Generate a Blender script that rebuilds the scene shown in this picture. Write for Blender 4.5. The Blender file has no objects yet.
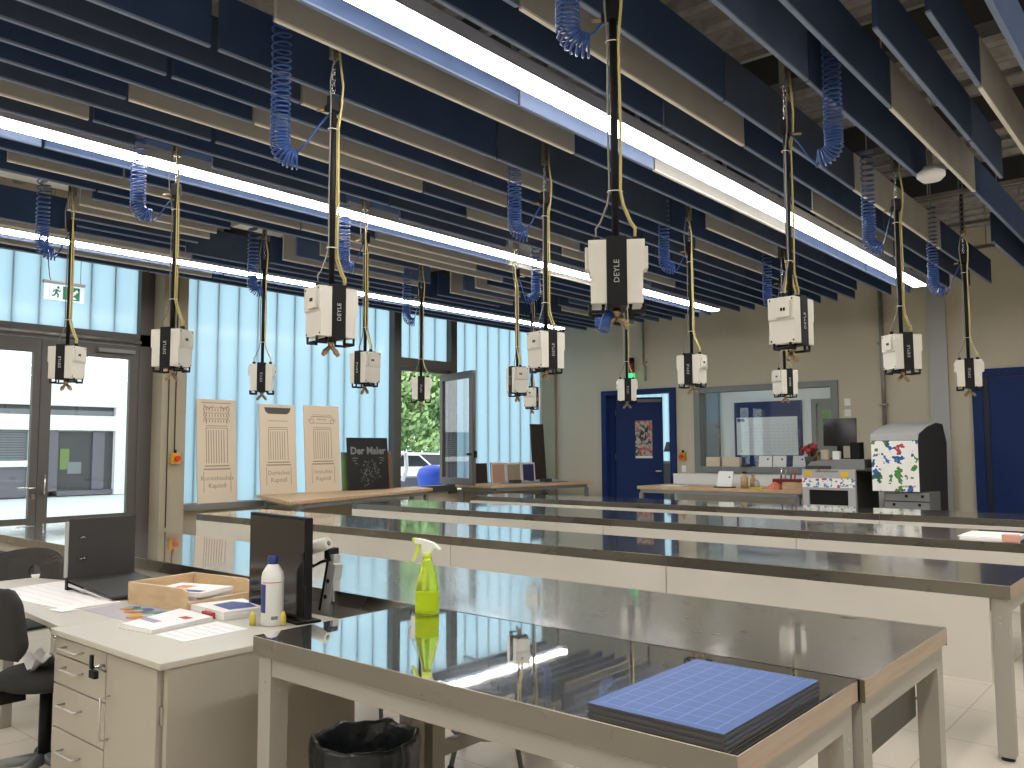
import bpy, bmesh, math, random
from mathutils import Matrix, Vector
random.seed(7)
C = bpy.context.scene.collection
PI = math.pi
S = 0.68                      # survey unit -> metres
HC = 1.53                     # eye height
YB = 14.28                    # back wall
XW = -11.22                   # glass wall
ZS = 4.9                      # slab
ZG = 4.25                     # top of the glazing

# ------------------------------------------------------------------ materials
MATS = {}
def lin(c): return tuple(((v/255)/12.92 if v/255 <= 0.04045 else ((v/255+0.055)/1.055)**2.4) for v in c)
def newmat(name):
    m = bpy.data.materials.new(name); m.use_nodes = True
    nt = m.node_tree; b = nt.nodes['Principled BSDF']; MATS[name] = m
    return m, nt, b
def mat(name, col, rough=0.6, metal=0.0, noise=0.0, nscale=8.0, bump=0.0, bscale=40.0, spec=0.5, stretch=None):
    m, nt, b = newmat(name)
    c = tuple(col)+(1,)
    b.inputs['Base Color'].default_value = c
    b.inputs['Roughness'].default_value = rough
    b.inputs['Metallic'].default_value = metal
    b.inputs['Specular IOR Level'].default_value = spec
    if noise or bump:
        tc = nt.nodes.new('ShaderNodeTexCoord'); mp = nt.nodes.new('ShaderNodeMapping')
        nt.links.new(tc.outputs['Object'], mp.inputs['Vector'])
        if stretch: mp.inputs['Scale'].default_value = stretch
    if noise:
        n = nt.nodes.new('ShaderNodeTexNoise'); n.inputs['Scale'].default_value = nscale; n.inputs['Detail'].default_value = 5
        nt.links.new(mp.outputs[0], n.inputs['Vector'])
        r = nt.nodes.new('ShaderNodeMapRange'); r.inputs['To Min'].default_value = 1-noise; r.inputs['To Max'].default_value = 1+noise
        r.inputs['From Min'].default_value = .3; r.inputs['From Max'].default_value = .7
        nt.links.new(n.outputs['Fac'], r.inputs['Value'])
        mx = nt.nodes.new('ShaderNodeVectorMath'); mx.operation = 'SCALE'
        mx.inputs[0].default_value = col; nt.links.new(r.outputs[0], mx.inputs['Scale'])
        nt.links.new(mx.outputs[0], b.inputs['Base Color'])
    if bump:
        n2 = nt.nodes.new('ShaderNodeTexNoise'); n2.inputs['Scale'].default_value = bscale; n2.inputs['Detail'].default_value = 3
        nt.links.new(mp.outputs[0], n2.inputs['Vector'])
        bp = nt.nodes.new('ShaderNodeBump'); bp.inputs['Strength'].default_value = bump; bp.inputs['Distance'].default_value = .01
        nt.links.new(n2.outputs['Fac'], bp.inputs['Height']); nt.links.new(bp.outputs[0], b.inputs['Normal'])
    return m
def emit(name, col, s):
    m, nt, b = newmat(name)
    b.inputs['Base Color'].default_value = tuple(col)+(1,)
    b.inputs['Emission Color'].default_value = tuple(col)+(1,); b.inputs['Emission Strength'].default_value = s
    return m
def steel(name, r0, r1, col, bump, haze=.3, rough2=.32):
    """brushed sheet: a sharp mirror lobe under a softer brushed haze, patchy with wear"""
    m, nt, b = newmat(name)
    b.inputs['Base Color'].default_value = tuple(col)+(1,); b.inputs['Metallic'].default_value = 1
    tc = nt.nodes.new('ShaderNodeTexCoord')
    n = nt.nodes.new('ShaderNodeTexNoise'); n.inputs['Scale'].default_value = 3.2; n.inputs['Detail'].default_value = 6
    nt.links.new(tc.outputs['Object'], n.inputs['Vector'])
    r = nt.nodes.new('ShaderNodeMapRange'); r.inputs['From Min'].default_value = .35; r.inputs['From Max'].default_value = .68
    r.inputs['To Min'].default_value = r0; r.inputs['To Max'].default_value = r1
    nt.links.new(n.outputs['Fac'], r.inputs['Value']); nt.links.new(r.outputs[0], b.inputs['Roughness'])
    n2 = nt.nodes.new('ShaderNodeTexNoise'); n2.inputs['Scale'].default_value = 4.0; n2.inputs['Detail'].default_value = 1
    nt.links.new(tc.outputs['Object'], n2.inputs['Vector'])
    bp = nt.nodes.new('ShaderNodeBump'); bp.inputs['Strength'].default_value = bump; bp.inputs['Distance'].default_value = .01
    nt.links.new(n2.outputs['Fac'], bp.inputs['Height']); nt.links.new(bp.outputs[0], b.inputs['Normal'])
    if haze:
        g = nt.nodes.new('ShaderNodeBsdfPrincipled'); g.inputs['Base Color'].default_value = tuple(col)+(1,); g.inputs['Metallic'].default_value = 1; g.inputs['Roughness'].default_value = rough2
        mp = nt.nodes.new('ShaderNodeMapping'); mp.inputs['Scale'].default_value = (1.2, 30, 1); nt.links.new(tc.outputs['Object'], mp.inputs['Vector'])
        n3 = nt.nodes.new('ShaderNodeTexNoise'); n3.inputs['Scale'].default_value = 4; n3.inputs['Detail'].default_value = 4; nt.links.new(mp.outputs[0], n3.inputs['Vector'])
        r3 = nt.nodes.new('ShaderNodeMapRange'); r3.inputs['From Min'].default_value = .35; r3.inputs['From Max'].default_value = .65; r3.inputs['To Min'].default_value = haze*.8; r3.inputs['To Max'].default_value = haze*1.2
        nt.links.new(n3.outputs['Fac'], r3.inputs['Value'])
        mx = nt.nodes.new('ShaderNodeMixShader'); nt.links.new(r3.outputs[0], mx.inputs[0]); nt.links.new(b.outputs[0], mx.inputs[1]); nt.links.new(g.outputs[0], mx.inputs[2])
        nt.links.new(mx.outputs[0], nt.nodes['Material Output'].inputs[0])
    return m
def wood(name, c1, c2, sc=(1, 14, 14), rough=.5):
    m, nt, b = newmat(name)
    tc = nt.nodes.new('ShaderNodeTexCoord'); mp = nt.nodes.new('ShaderNodeMapping'); mp.inputs['Scale'].default_value = sc
    nt.links.new(tc.outputs['Object'], mp.inputs['Vector'])
    n = nt.nodes.new('ShaderNodeTexNoise'); n.inputs['Scale'].default_value = 3; n.inputs['Detail'].default_value = 6; n.inputs['Distortion'].default_value = .6
    nt.links.new(mp.outputs[0], n.inputs['Vector'])
    cr = nt.nodes.new('ShaderNodeValToRGB'); cr.color_ramp.elements[0].position = .3; cr.color_ramp.elements[1].position = .7
    cr.color_ramp.elements[0].color = tuple(c1)+(1,); cr.color_ramp.elements[1].color = tuple(c2)+(1,)
    nt.links.new(n.outputs['Fac'], cr.inputs['Fac']); nt.links.new(cr.outputs[0], b.inputs['Base Color'])
    b.inputs['Roughness'].default_value = rough
    return m
def splash(name, scale, base=(.85, .83, .8), thr=.52, cols=None):
    """white lacquer printed with loose flecks of colour"""
    m, nt, b = newmat(name)
    tc = nt.nodes.new('ShaderNodeTexCoord')
    v = nt.nodes.new('ShaderNodeTexNoise'); v.inputs['Scale'].default_value = scale; v.inputs['Detail'].default_value = 2.5; v.inputs['Roughness'].default_value = .6
    vo = nt.nodes.new('ShaderNodeTexVoronoi'); vo.inputs['Scale'].default_value = scale*.85; vo.inputs['Randomness'].default_value = 1
    nt.links.new(tc.outputs['Object'], v.inputs['Vector'])
    ad = nt.nodes.new('ShaderNodeVectorMath'); ad.operation = 'ADD'
    nt.links.new(tc.outputs['Object'], ad.inputs[0]); nt.links.new(tc.outputs['Object'], ad.inputs[1]); nt.links.new(tc.outputs['Object'], vo.inputs['Vector'])
    big = nt.nodes.new('ShaderNodeTexNoise'); big.inputs['Scale'].default_value = scale*.28; big.inputs['Detail'].default_value = 0
    nt.links.new(tc.outputs['Object'], big.inputs['Vector'])
    cr = nt.nodes.new('ShaderNodeValToRGB'); cr.color_ramp.interpolation = 'CONSTANT'
    cols = cols or [(.45, .05, .06), (.05, .10, .32), (.02, .12, .40), (.06, .20, .06), (.10, .30, .08)]
    cr.color_ramp.elements[0].color = cols[0]+(1,); cr.color_ramp.elements[0].position = 0
    cr.color_ramp.elements[1].color = cols[1]+(1,); cr.color_ramp.elements[1].position = .41
    for k, (p, c) in enumerate(zip((.48, .55, .61), cols[2:])):
        e = cr.color_ramp.elements.new(p); e.color = c+(1,)
    nt.links.new(big.outputs['Fac'], cr.inputs['Fac'])
    g = nt.nodes.new('ShaderNodeMath'); g.operation = 'GREATER_THAN'; g.inputs[1].default_value = thr
    nt.links.new(v.outputs['Fac'], g.inputs[0])
    mx = nt.nodes.new('ShaderNodeMix'); mx.data_type = 'RGBA'
    mx.inputs['A'].default_value = tuple(base)+(1,)
    nt.links.new(g.outputs[0], mx.inputs['Factor']); nt.links.new(cr.outputs[0], mx.inputs['B'])
    nt.links.new(mx.outputs['Result'], b.inputs['Base Color']); b.inputs['Roughness'].default_value = .35
    return m
def clear_glass(name, tint=(1, 1, 1), refl=.12):
    m = bpy.data.materials.new(name); m.use_nodes = True; nt = m.node_tree; nt.nodes.clear(); MATS[name] = m
    o = nt.nodes.new('ShaderNodeOutputMaterial'); t = nt.nodes.new('ShaderNodeBsdfTransparent'); g = nt.nodes.new('ShaderNodeBsdfGlossy')
    t.inputs['Color'].default_value = tuple(tint)+(1,); g.inputs['Roughness'].default_value = .01
    mx = nt.nodes.new('ShaderNodeMixShader'); mx.inputs[0].default_value = refl
    nt.links.new(t.outputs[0], mx.inputs[1]); nt.links.new(g.outputs[0], mx.inputs[2]); nt.links.new(mx.outputs[0], o.inputs[0])
    return m
def translucent(name, col, gloss=.03):
    m = bpy.data.materials.new(name); m.use_nodes = True; nt = m.node_tree; nt.nodes.clear(); MATS[name] = m
    o = nt.nodes.new('ShaderNodeOutputMaterial'); t = nt.nodes.new('ShaderNodeBsdfTranslucent'); g = nt.nodes.new('ShaderNodeBsdfGlossy')
    t.inputs['Color'].default_value = tuple(col)+(1,); g.inputs['Roughness'].default_value = .15
    mx = nt.nodes.new('ShaderNodeMixShader'); mx.inputs[0].default_value = gloss
    nt.links.new(t.outputs[0], mx.inputs[1]); nt.links.new(g.outputs[0], mx.inputs[2]); nt.links.new(mx.outputs[0], o.inputs[0])
    return m

steel('steel_polished', .012, .035, (.74, .735, .72), .012, .10, .22)
steel('steel_worn', .02, .07, (.74, .735, .72), .012, .26, .20)
steel('steel_scoured', .05, .12, (.72, .70, .665), .012, .36, .23)
steel('steel_lip', .22, .32, (.25, .24, .216), .0, 0)
mat('chrome', (.6, .6, .6), .2, 1)
mat('satin_metal', (.55, .53, .50), .45, .7)
mat('brass', (.34, .25, .15), .4, 1)
wood('birch', lin((172, 152, 134)), lin((158, 138, 118)), (1.2, 1.2, 24))
wood('beech_top', lin((198, 168, 134)), lin((178, 144, 108)), (2, 9, 9))
wood('tray_wood', lin((212, 184, 146)), lin((198, 168, 128)), (3, 3, 9))
mat('frame_paint', lin((160, 155, 146)), .5)
mat('panel_grey', lin((84, 80, 74)), .6)  # dark grey of the bench side panel
mat('panel_white', lin((206, 200, 189)), .5, noise=.03, nscale=2)
mat('desk_white', lin((186, 180, 168)), .42)
mat('cabinet_white', lin((170, 163, 149)), .5)
mat('black_plastic', (.008, .008, .009), .6, spec=.2)
mat('black_rubber', (.015, .015, .016), .8)
mat('dark_fabric', (.022, .021, .02), .9)
mat('dark_panel', (.035, .033, .031), .6)
mat('unit_white', lin((204, 199, 188)), .45)
mat('yellow_cable', lin((186, 170, 112)), .6)
mat('grey_cable', lin((118, 114, 108)), .5)
mat('tie_white', (.6, .6, .58), .5)
mat('hose_blue', (.015, .06, .24), .3)
mat('felt_navy', (.021, .047, .115), .95, noise=.12, nscale=3)
mat('felt_blue', (.075, .115, .225), .95, noise=.1, nscale=3)
mat('felt_pale', (.20, .26, .42), .95, noise=.06, nscale=3)
mat('felt_slate', (.046, .066, .112), .95, noise=.1, nscale=3)
mat('felt_beige', (.40, .385, .35), .95, noise=.08, nscale=3)
mat('lit_edge_blue', (.19, .235, .34), .9)  # paler baffle bottoms: the stronger light on undersides is put into the colour
mat('lit_edge_beige', (.74, .70, .62), .9)  # beige felt likewise, with its bright underside painted in
emit('tube_light', (1, .985, .955), 27.0)
emit('fill_glow', (1, .99, .97), 7.0)  # glow of the panels added behind the inner window
mat('lamp_body', (.35, .34, .33), .5)
mat('galvanised', (.30, .285, .26), .45, .6, noise=.2, nscale=12)
mat('concrete', lin((152, 142, 122)), .85, noise=.06, nscale=1.3, bump=.15, bscale=30)
mat('plaster_wall', lin((192, 183, 163)), .8, noise=.05, nscale=.9, bump=.1, bscale=25)
mat('slab', lin((128, 122, 110)), .9, noise=.10, nscale=.8)
mat('dark_beam', (.03, .028, .026), .7)
mat('navy_paint', (.011, .028, .115), .6, spec=.2)
mat('navy_deep', (.004, .008, .03), .6)
mat('door_frame_grey', lin((80, 76, 72)), .5)
mat('light_grey', lin((170, 170, 168)), .55)
mat('grey_metal', lin((120, 122, 122)), .45)
mat('sill_grey', lin((112, 110, 106)), .5)
mat('board_cream', lin((206, 190, 168)), .6)
mat('board_line', lin((138, 124, 108)), .8)
mat('board_dark', lin((72, 68, 64)), .7)
mat('board_black', (.008, .008, .008), .5)
mat('chalk_grey', (.18, .18, .18), .7)
mat('board_green', lin((112, 130, 78)), .7)
mat('board_brown', lin((118, 84, 62)), .7)
mat('board_wenge', lin((48, 36, 30)), .5)
mat('sample_pink', lin((190, 152, 128)), .8, noise=.1, nscale=40)
mat('sample_sand', lin((160, 148, 124)), .8, noise=.12, nscale=40)
mat('sample_navy', lin((58, 56, 96)), .8, noise=.1, nscale=40)
mat('white', (.8, .79, .77), .5)
mat('paper', (.80, .76, .74), .7)
mat('paper_print', lin((170, 165, 170)), .7)
mat('faint_print', lin((196, 190, 190)), .7)
mat('red_ink', lin((176, 52, 56)), .6)
mat('blue_ink', lin((42, 62, 130)), .6)
mat('purple_ink', lin((150, 140, 165)), .6)
mat('orange_ink', lin((206, 120, 84)), .6)
mat('mat_blue', lin((64, 94, 152)), .5, noise=.04, nscale=20)
mat('mat_line', lin((112, 134, 198)), .5)
mat('mat_edge', (.06, .058, .055), .7)
mat('yellow', lin((216, 178, 40)), .45)
mat('pale_yellow', lin((204, 188, 84)), .45)
mat('orange_yellow', lin((206, 146, 40)), .45)
mat('red', lin((190, 60, 30)), .4)
mat('green_sign', lin((20, 128, 84)), .4)
emit('sign_white', (.72, .84, .90), .22)
emit('sign_green', lin((16, 110, 74)), .25)
emit('lamp_green', (.05, 1, .35), 1.0)
mat('lens_red', (.16, .02, .015), .3)
mat('lens_amber', (.2, .07, .02), .3)
mat('bag_black', (.012, .016, .02), .28, bump=1.0, bscale=14)
mat('bottle_white', (.72, .71, .68), .35)
mat('label_blue', lin((38, 52, 120)), .4)
mat('screen_black', (.006, .006, .007), .12)
splash('splash_big', 7.5, thr=.55, cols=[(.45, .05, .06), (.03, .07, .22), (.02, .12, .40), (.03, .10, .10), (.06, .22, .05)])
splash('splash_small', 16, thr=.55, cols=[(.10, .25, .5), (.05, .16, .42), (.45, .06, .08), (.5, .10, .12), (.06, .22, .08)])
splash('poster_art', 16, base=(.42, .40, .38), thr=.50, cols=[(.02, .02, .02), (.16, .14, .14), (.42, .07, .05), (.5, .09, .06), (.46, .12, .09)])
clear_glass('door_glass', (.93, .97, .96), .06)
clear_glass('sash_glass', (.80, .84, .86), .22)
clear_glass('inner_glass', (.95, .98, .98), .05)
translucent('channel_glass', (.37, .535, .625))
mat('channel_joint', lin((164, 206, 220)), .5)
mat('facade_white', (.82, .82, .82), .8)
mat('facade_dark', lin((62, 62, 66)), .4)
mat('facade_shutter', lin((120, 124, 130)), .6)
mat('facade_mauve', lin((104, 100, 112)), .6)
mat('paving', (.62, .66, .66), .9)
mat('car_white', (.75, .78, .82), .3)
mat('car_glass', (.02, .025, .03), .1)
mat('bin_blue', lin((40, 80, 190)), .5)
mat('skip_grey', lin((88, 92, 104)), .6)
mat('bark', (.06, .045, .03), .9)
mat('room_white', (.74, .76, .76), .8)
mat('column_grey', lin((110, 122, 128)), .8)
mat('planner_white', lin((205, 208, 212)), .5)
mat('flower_red', lin((150, 40, 50)), .6)
mat('leaf_dark', (.02, .06, .02), .7)
mat('ochre', lin((176, 150, 108)), .5)
mat('pink_foam', lin((222, 168, 150)), .9)
# liquid in the spray bottle
m_, nt_, b_ = newmat('lime_plastic')
b_.inputs['Base Color'].default_value = (.78, .90, .10, 1); b_.inputs['Roughness'].default_value = .08
b_.inputs['Transmission Weight'].default_value = .9; b_.inputs['IOR'].default_value = 1.2
mat('lime_solid', (.62, .74, .10), .3)
mat('nozzle_white', (.75, .74, .66), .4)
# tiled floor
m_, nt_, b_ = newmat('floor_tiles')
tc_ = nt_.nodes.new('ShaderNodeTexCoord'); br_ = nt_.nodes.new('ShaderNodeTexBrick')
nt_.links.new(tc_.outputs['Object'], br_.inputs['Vector'])
br_.offset = 0; br_.inputs['Scale'].default_value = 1; br_.inputs['Brick Width'].default_value = .62; br_.inputs['Row Height'].default_value = .62; br_.inputs['Mortar Size'].default_value = .004
br_.inputs['Color1'].default_value = lin((208, 198, 182))+(1,); br_.inputs['Color2'].default_value = lin((202, 192, 175))+(1,); br_.inputs['Mortar'].default_value = lin((172, 158, 136))+(1,)
nt_.links.new(br_.outputs['Color'], b_.inputs['Base Color']); b_.inputs['Roughness'].default_value = .35
# foliage in two greens
m_, nt_, b_ = newmat('foliage')
oi_ = nt_.nodes.new('ShaderNodeTexCoord'); nz_ = nt_.nodes.new('ShaderNodeTexNoise'); nz_.inputs['Scale'].default_value = 1.4; nz_.inputs['Detail'].default_value = 4
nt_.links.new(oi_.outputs['Object'], nz_.inputs['Vector'])
cr_ = nt_.nodes.new('ShaderNodeValToRGB'); cr_.color_ramp.elements[0].position = .38; cr_.color_ramp.elements[1].position = .62
cr_.color_ramp.elements[0].color = (.14, .26, .10, 1); cr_.color_ramp.elements[1].color = (.40, .58, .24, 1)
nt_.links.new(nz_.outputs['Fac'], cr_.inputs['Fac']); nt_.links.new(cr_.outputs[0], b_.inputs['Base Color']); b_.inputs['Roughness'].default_value = .7
# colour-circle sheet: hue by angle
def hue_mat(name):
    m, nt, b = newmat(name)
    tc = nt.nodes.new('ShaderNodeTexCoord'); g = nt.nodes.new('ShaderNodeTexGradient'); g.gradient_type = 'RADIAL'
    nt.links.new(tc.outputs['Object'], g.inputs['Vector'])
    cr = nt.nodes.new('ShaderNodeValToRGB'); el = cr.color_ramp.elements
    stops = [(0, (.45, .35, .04)), (.17, (.45, .12, .05)), (.33, (.35, .05, .08)), (.5, (.14, .07, .25)), (.66, (.04, .07, .35)), (.83, (.06, .28, .14))]
    el[0].position = 0; el[0].color = stops[0][1]+(1,); el[1].position = 1; el[1].color = stops[0][1]+(1,)
    for p, c in stops[1:]:
        e = el.new(p); e.color = c+(1,)
    cr.color_ramp.interpolation = 'CONSTANT'
    nt.links.new(g.outputs['Fac'], cr.inputs['Fac']); nt.links.new(cr.outputs[0], b.inputs['Base Color']); b.inputs['Roughness'].default_value = .6
hue_mat('hue_ring')

# ------------------------------------------------------------------ mesh builder
class MB:
    def __init__(s): s.bm = bmesh.new(); s.mats = []; s.cur = 0
    def m(s, name):
        if name not in s.mats: s.mats.append(name)
        s.cur = s.mats.index(name); return s
    def _f(s, vs, smooth=False):
        try: f = s.bm.faces.new(vs)
        except ValueError: return None
        f.material_index = s.cur; f.smooth = smooth; return f
    def box(s, x0, x1, y0, y1, z0, z1, M=None, bevel=0):
        P = [(x, y, z) for z in (z0, z1) for y in (y0, y1) for x in (x0, x1)]
        if M is not None: P = [M @ Vector(p) for p in P]
        v = [s.bm.verts.new(p) for p in P]
        fs = [s._f([v[i] for i in q]) for q in ((0, 2, 3, 1), (4, 5, 7, 6), (0, 1, 5, 4), (2, 6, 7, 3), (0, 4, 6, 2), (1, 3, 7, 5))]
        if bevel:
            es = list({e for f in fs for e in f.edges})
            r = bmesh.ops.bevel(s.bm, geom=es, offset=bevel, segments=2, affect='EDGES', profile=.6)
            for f in r['faces']: f.material_index = s.cur; f.smooth = False
        return s
    def prism(s, poly, h0, h1, axis='z', M=None):
        """poly: 2-D outline; extruded from h0 to h1 along axis"""
        def P(a, b, h):
            p = {'z': (a, b, h), 'y': (a, h, b), 'x': (h, a, b)}[axis]
            return M @ Vector(p) if M is not None else p
        lo = [s.bm.verts.new(P(a, b, h0)) for a, b in poly]; hi = [s.bm.verts.new(P(a, b, h1)) for a, b in poly]
        n = len(poly); s._f(lo[::-1]); s._f(hi)
        for i in range(n): s._f([lo[i], lo[(i+1) % n], hi[(i+1) % n], hi[i]])
        return s
    def tube(s, path, r, seg=8, cap=True, closed=False):
        pts = [Vector(p) for p in path]; n = len(pts); rings = []
        rr = r if isinstance(r, (list, tuple)) else [r]*n
        up = None
        for i, p in enumerate(pts):
            a = pts[i-1] if i else pts[i]; b = pts[i+1] if i < n-1 else pts[i]
            t = (b-a).normalized()
            if up is None:
                up = Vector((0, 0, 1)) if abs(t.z) < .9 else Vector((1, 0, 0))
            u = (up - t*up.dot(t))
            if u.length < 1e-6: u = t.orthogonal()
            u.normalize(); w = t.cross(u); up = u
            rings.append([s.bm.verts.new(p+(u*math.cos(2*PI*k/seg)+w*math.sin(2*PI*k/seg))*rr[i]) for k in range(seg)])
        for i in range(n-1):
            for k in range(seg):
                s._f([rings[i][k], rings[i][(k+1) % seg], rings[i+1][(k+1) % seg], rings[i+1][k]], True)
        if cap: s._f(rings[0][::-1]); s._f(rings[-1])
        return s
    def cyl(s, x, y, z0, z1, r, seg=20, r2=None):
        return s.tube([(x, y, z0), (x, y, z1)], [r, r if r2 is None else r2], seg)
    def lathe(s, prof, x=0, y=0, z=0, seg=24, smooth=True, M=None):
        rings = []
        for r, h in prof:
            if r < 1e-6:
                p = Vector((x, y, z+h)); rings.append([s.bm.verts.new(M @ p if M is not None else p)])
            else:
                L = []
                for k in range(seg):
                    p = Vector((x+r*math.cos(2*PI*k/seg), y+r*math.sin(2*PI*k/seg), z+h)); L.append(s.bm.verts.new(M @ p if M is not None else p))
                rings.append(L)
        for a, b in zip(rings, rings[1:]):
            for k in range(seg):
                j = (k+1) % seg
                if len(a) == 1 and len(b) == 1: continue
                if len(a) == 1: s._f([a[0], b[j], b[k]][::-1] if False else [a[0], b[j], b[k]], smooth)
                elif len(b) == 1: s._f([a[k], a[j], b[0]], smooth)
                else: s._f([a[k], a[j], b[j], b[k]], smooth)
        return s
    def grid(s, fn, nu, nv, thick=None, smooth=True):
        V = [[s.bm.verts.new(fn(i/nu, j/nv)) for j in range(nv+1)] for i in range(nu+1)]
        for i in range(nu):
            for j in range(nv): s._f([V[i][j], V[i+1][j], V[i+1][j+1], V[i][j+1]], smooth)
        return s
    def text(s, txt, size, M, depth=.001, align='CENTER', spacing=1.0, offset=0):
        cu = bpy.data.curves.new('t', 'FONT'); cu.body = txt; cu.size = size; cu.align_x = align; cu.align_y = 'CENTER'
        cu.extrude = depth; cu.resolution_u = 2; cu.space_character = spacing; cu.offset = offset
        ob = bpy.data.objects.new('t', cu); C.objects.link(ob)
        dg = bpy.context.evaluated_depsgraph_get(); me = bpy.data.meshes.new_from_object(ob.evaluated_get(dg))
        off = len(s.bm.verts); vs = [s.bm.verts.new(M @ v.co) for v in me.vertices]
        for p in me.polygons: s._f([vs[i] for i in p.vertices])
        bpy.data.objects.remove(ob); bpy.data.curves.remove(cu); bpy.data.meshes.remove(me)
        return s
    def build(s, name, parent=None, loc=None, solid=None, bevel=0):
        bmesh.ops.recalc_face_normals(s.bm, faces=s.bm.faces[:])
        me = bpy.data.meshes.new(name); s.bm.to_mesh(me); s.bm.free()
        for k in s.mats: me.materials.append(MATS[k])
        o = bpy.data.objects.new(name, me); C.objects.link(o)
        if parent: o.parent = parent
        if loc: o.location = loc
        if solid:
            md = o.modifiers.new('thickness', 'SOLIDIFY'); md.thickness = solid; md.offset = 0
        if bevel:
            md = o.modifiers.new('soft_edges', 'BEVEL'); md.width = bevel; md.segments = 2; md.limit_method = 'ANGLE'
        return o
def empty(name, loc=(0, 0, 0), rz=0):
    o = bpy.data.objects.new(name, None); C.objects.link(o); o.location = loc; o.rotation_euler = (0, 0, rz); o.empty_display_size = .1
    return o
def tag(o, label, cat, group=None, kind=None):
    o['label'] = label; o['category'] = cat
    if group: o['group'] = group
    if kind: o['kind'] = kind
    return o
def struct(o): o['kind'] = 'structure'; return o
def dup(root, loc, rz=None):
    r = root.copy(); C.objects.link(r); r.location = loc
    if rz is not None: r.rotation_euler = (0, 0, rz)
    for k in ('label', 'group'):
        if k in r: del r[k]
    for ch in list(root.children):
        c = ch.copy(); C.objects.link(c); c.parent = r
        for g in list(ch.children):
            d = g.copy(); C.objects.link(d); d.parent = c
    return r
ORD = ['', 'first', 'second', 'third', 'fourth', 'fifth', 'sixth', 'seventh', 'eighth', 'ninth', 'tenth', 'eleventh']

# ------------------------------------------------------------------ camera
cam = bpy.data.cameras.new('camera'); co = bpy.data.objects.new('camera', cam); C.objects.link(co)
cam.sensor_width = 36; cam.sensor_fit = 'HORIZONTAL'; cam.lens = 840.084/1024*36; cam.clip_end = 200; cam.clip_start = .05
R_ = (0.76192925, 0.64764402, -0.00458697); D_ = (-0.05332402, 0.05567227, -0.99702415); F_ = (-0.64546135, 0.75990646, 0.07695332)
co.matrix_world = Matrix(((R_[0], -D_[0], -F_[0], 0), (R_[1], -D_[1], -F_[1], 0), (R_[2], -D_[2], -F_[2], HC), (0, 0, 0, 1)))
bpy.context.scene.camera = co

# ------------------------------------------------------------------ the room
struct(MB().m('floor_tiles').box(XW-.2, 6.7, -7, YB+.2, -.1, 0).build('floor'))
cb = MB().m('slab').box(XW-.2, 6.7, -7, YB+.2, ZS, ZS+.2)
cb.m('galvanised')
for i in range(44):
    y = -1.2+i*.35
    cb.prism([(y, ZS+.01), (y+.04, ZS-.08), (y+.14, ZS-.08), (y+.18, ZS+.01)], XW, 6.5, 'x')
struct(cb.build('ceiling'))
# back wall with a doorway and an inner window
w = MB().m('plaster_wall')
for x0, x1, z0, z1 in ((XW-.2, -9.68, 0, ZS), (-9.68, -8.03, 2.66, ZS), (-8.03, -7.56, 0, ZS), (-7.56, -4.98, 0, 1.12), (-7.56, -4.98, 2.63, ZS), (-4.98, 6.7, 0, ZS)):
    w.box(x0, x1, YB, YB+.2, z0, z1)
struct(w.build('wall_back'))
struct(MB().m('plaster_wall').box(6.5, 6.7, -7, YB, 0, ZS).build('wall_right'))
struct(MB().m('plaster_wall').box(XW-.2, 6.7, -7.2, -7, 0, ZS).build('wall_front'))
# left wall: solid parts below and between the glazing
w = MB().m('plaster_wall')
w.box(XW-.2, XW, -7, 2.86, 0, ZS)
w.box(XW-.2, XW, 5.9, YB, 0, .76)
w.box(XW-.2, XW, 14.19, YB, .76, ZG)
w.box(XW-.2, XW, 2.86, YB, ZG, ZS)
struct(w.build('wall_left'))
struct(MB().m('sill_grey').box(XW-.02, -10.93, 5.92, 9.86, .70, .785).build('trim_1', bevel=.004))
struct(MB().m('sill_grey').box(XW-.02, -10.95, 11.5, 13.9, .80, .87).build('trim_2', bevel=.004))
struct(MB().m('concrete').box(-11.5, -10.9, 5.55, 5.9, 0, ZS).build('trim_3'))
struct(MB().m('concrete').box(XW, -10.87, YB-.09, YB, 0, ZS).build('trim_4'))
struct(MB().m('light_grey').box(-3.5, -3.24, YB-.06, YB, 0, ZS).build('trim_5'))

def channel(name, y0, y1, z0, z1, x=XW-.04, n=None, axis='y'):
    """U-profile glass strips standing side by side, open side to the outside"""
    n = n or max(1, round((y1-y0)/.33)); wdt = (y1-y0)/n
    a = MB().m('channel_glass')
    b = MB().m('channel_joint')
    for k in range(n):
        p, q = y0+k*wdt+.006, y0+(k+1)*wdt-.006
        prof = [(x-.05, p), (x, p), (x, q), (x-.05, q)]
        for (xa, ya), (xb, yb) in zip(prof, prof[1:]):
            if axis == 'y': V = [(xa, ya, z0), (xb, yb, z0), (xb, yb, z1), (xa, ya, z1)]
            else: V = [(ya, -xa, z0), (yb, -xb, z0), (yb, -xb, z1), (ya, -xa, z1)]
            a._f([a.bm.verts.new(v) for v in V])
        if k:
            if axis == 'y': b.box(x-.03, x+.002, p-.012, p, z0, z1)
            else: b.box(p-.012, p, -x-.002, -x+.03, z0, z1)
    o = struct(a.build(name)); b.build('glazing_joint', o)
    return o
channel('window_1', 2.86, 5.36, 3.10, ZG)
channel('window_2', 5.9, 9.9, .785, ZG)
channel('window_3', 10.06, 11.34, 3.17, ZG, n=4)
channel('window_4', 11.5, 14.19, .86, ZG)

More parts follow.
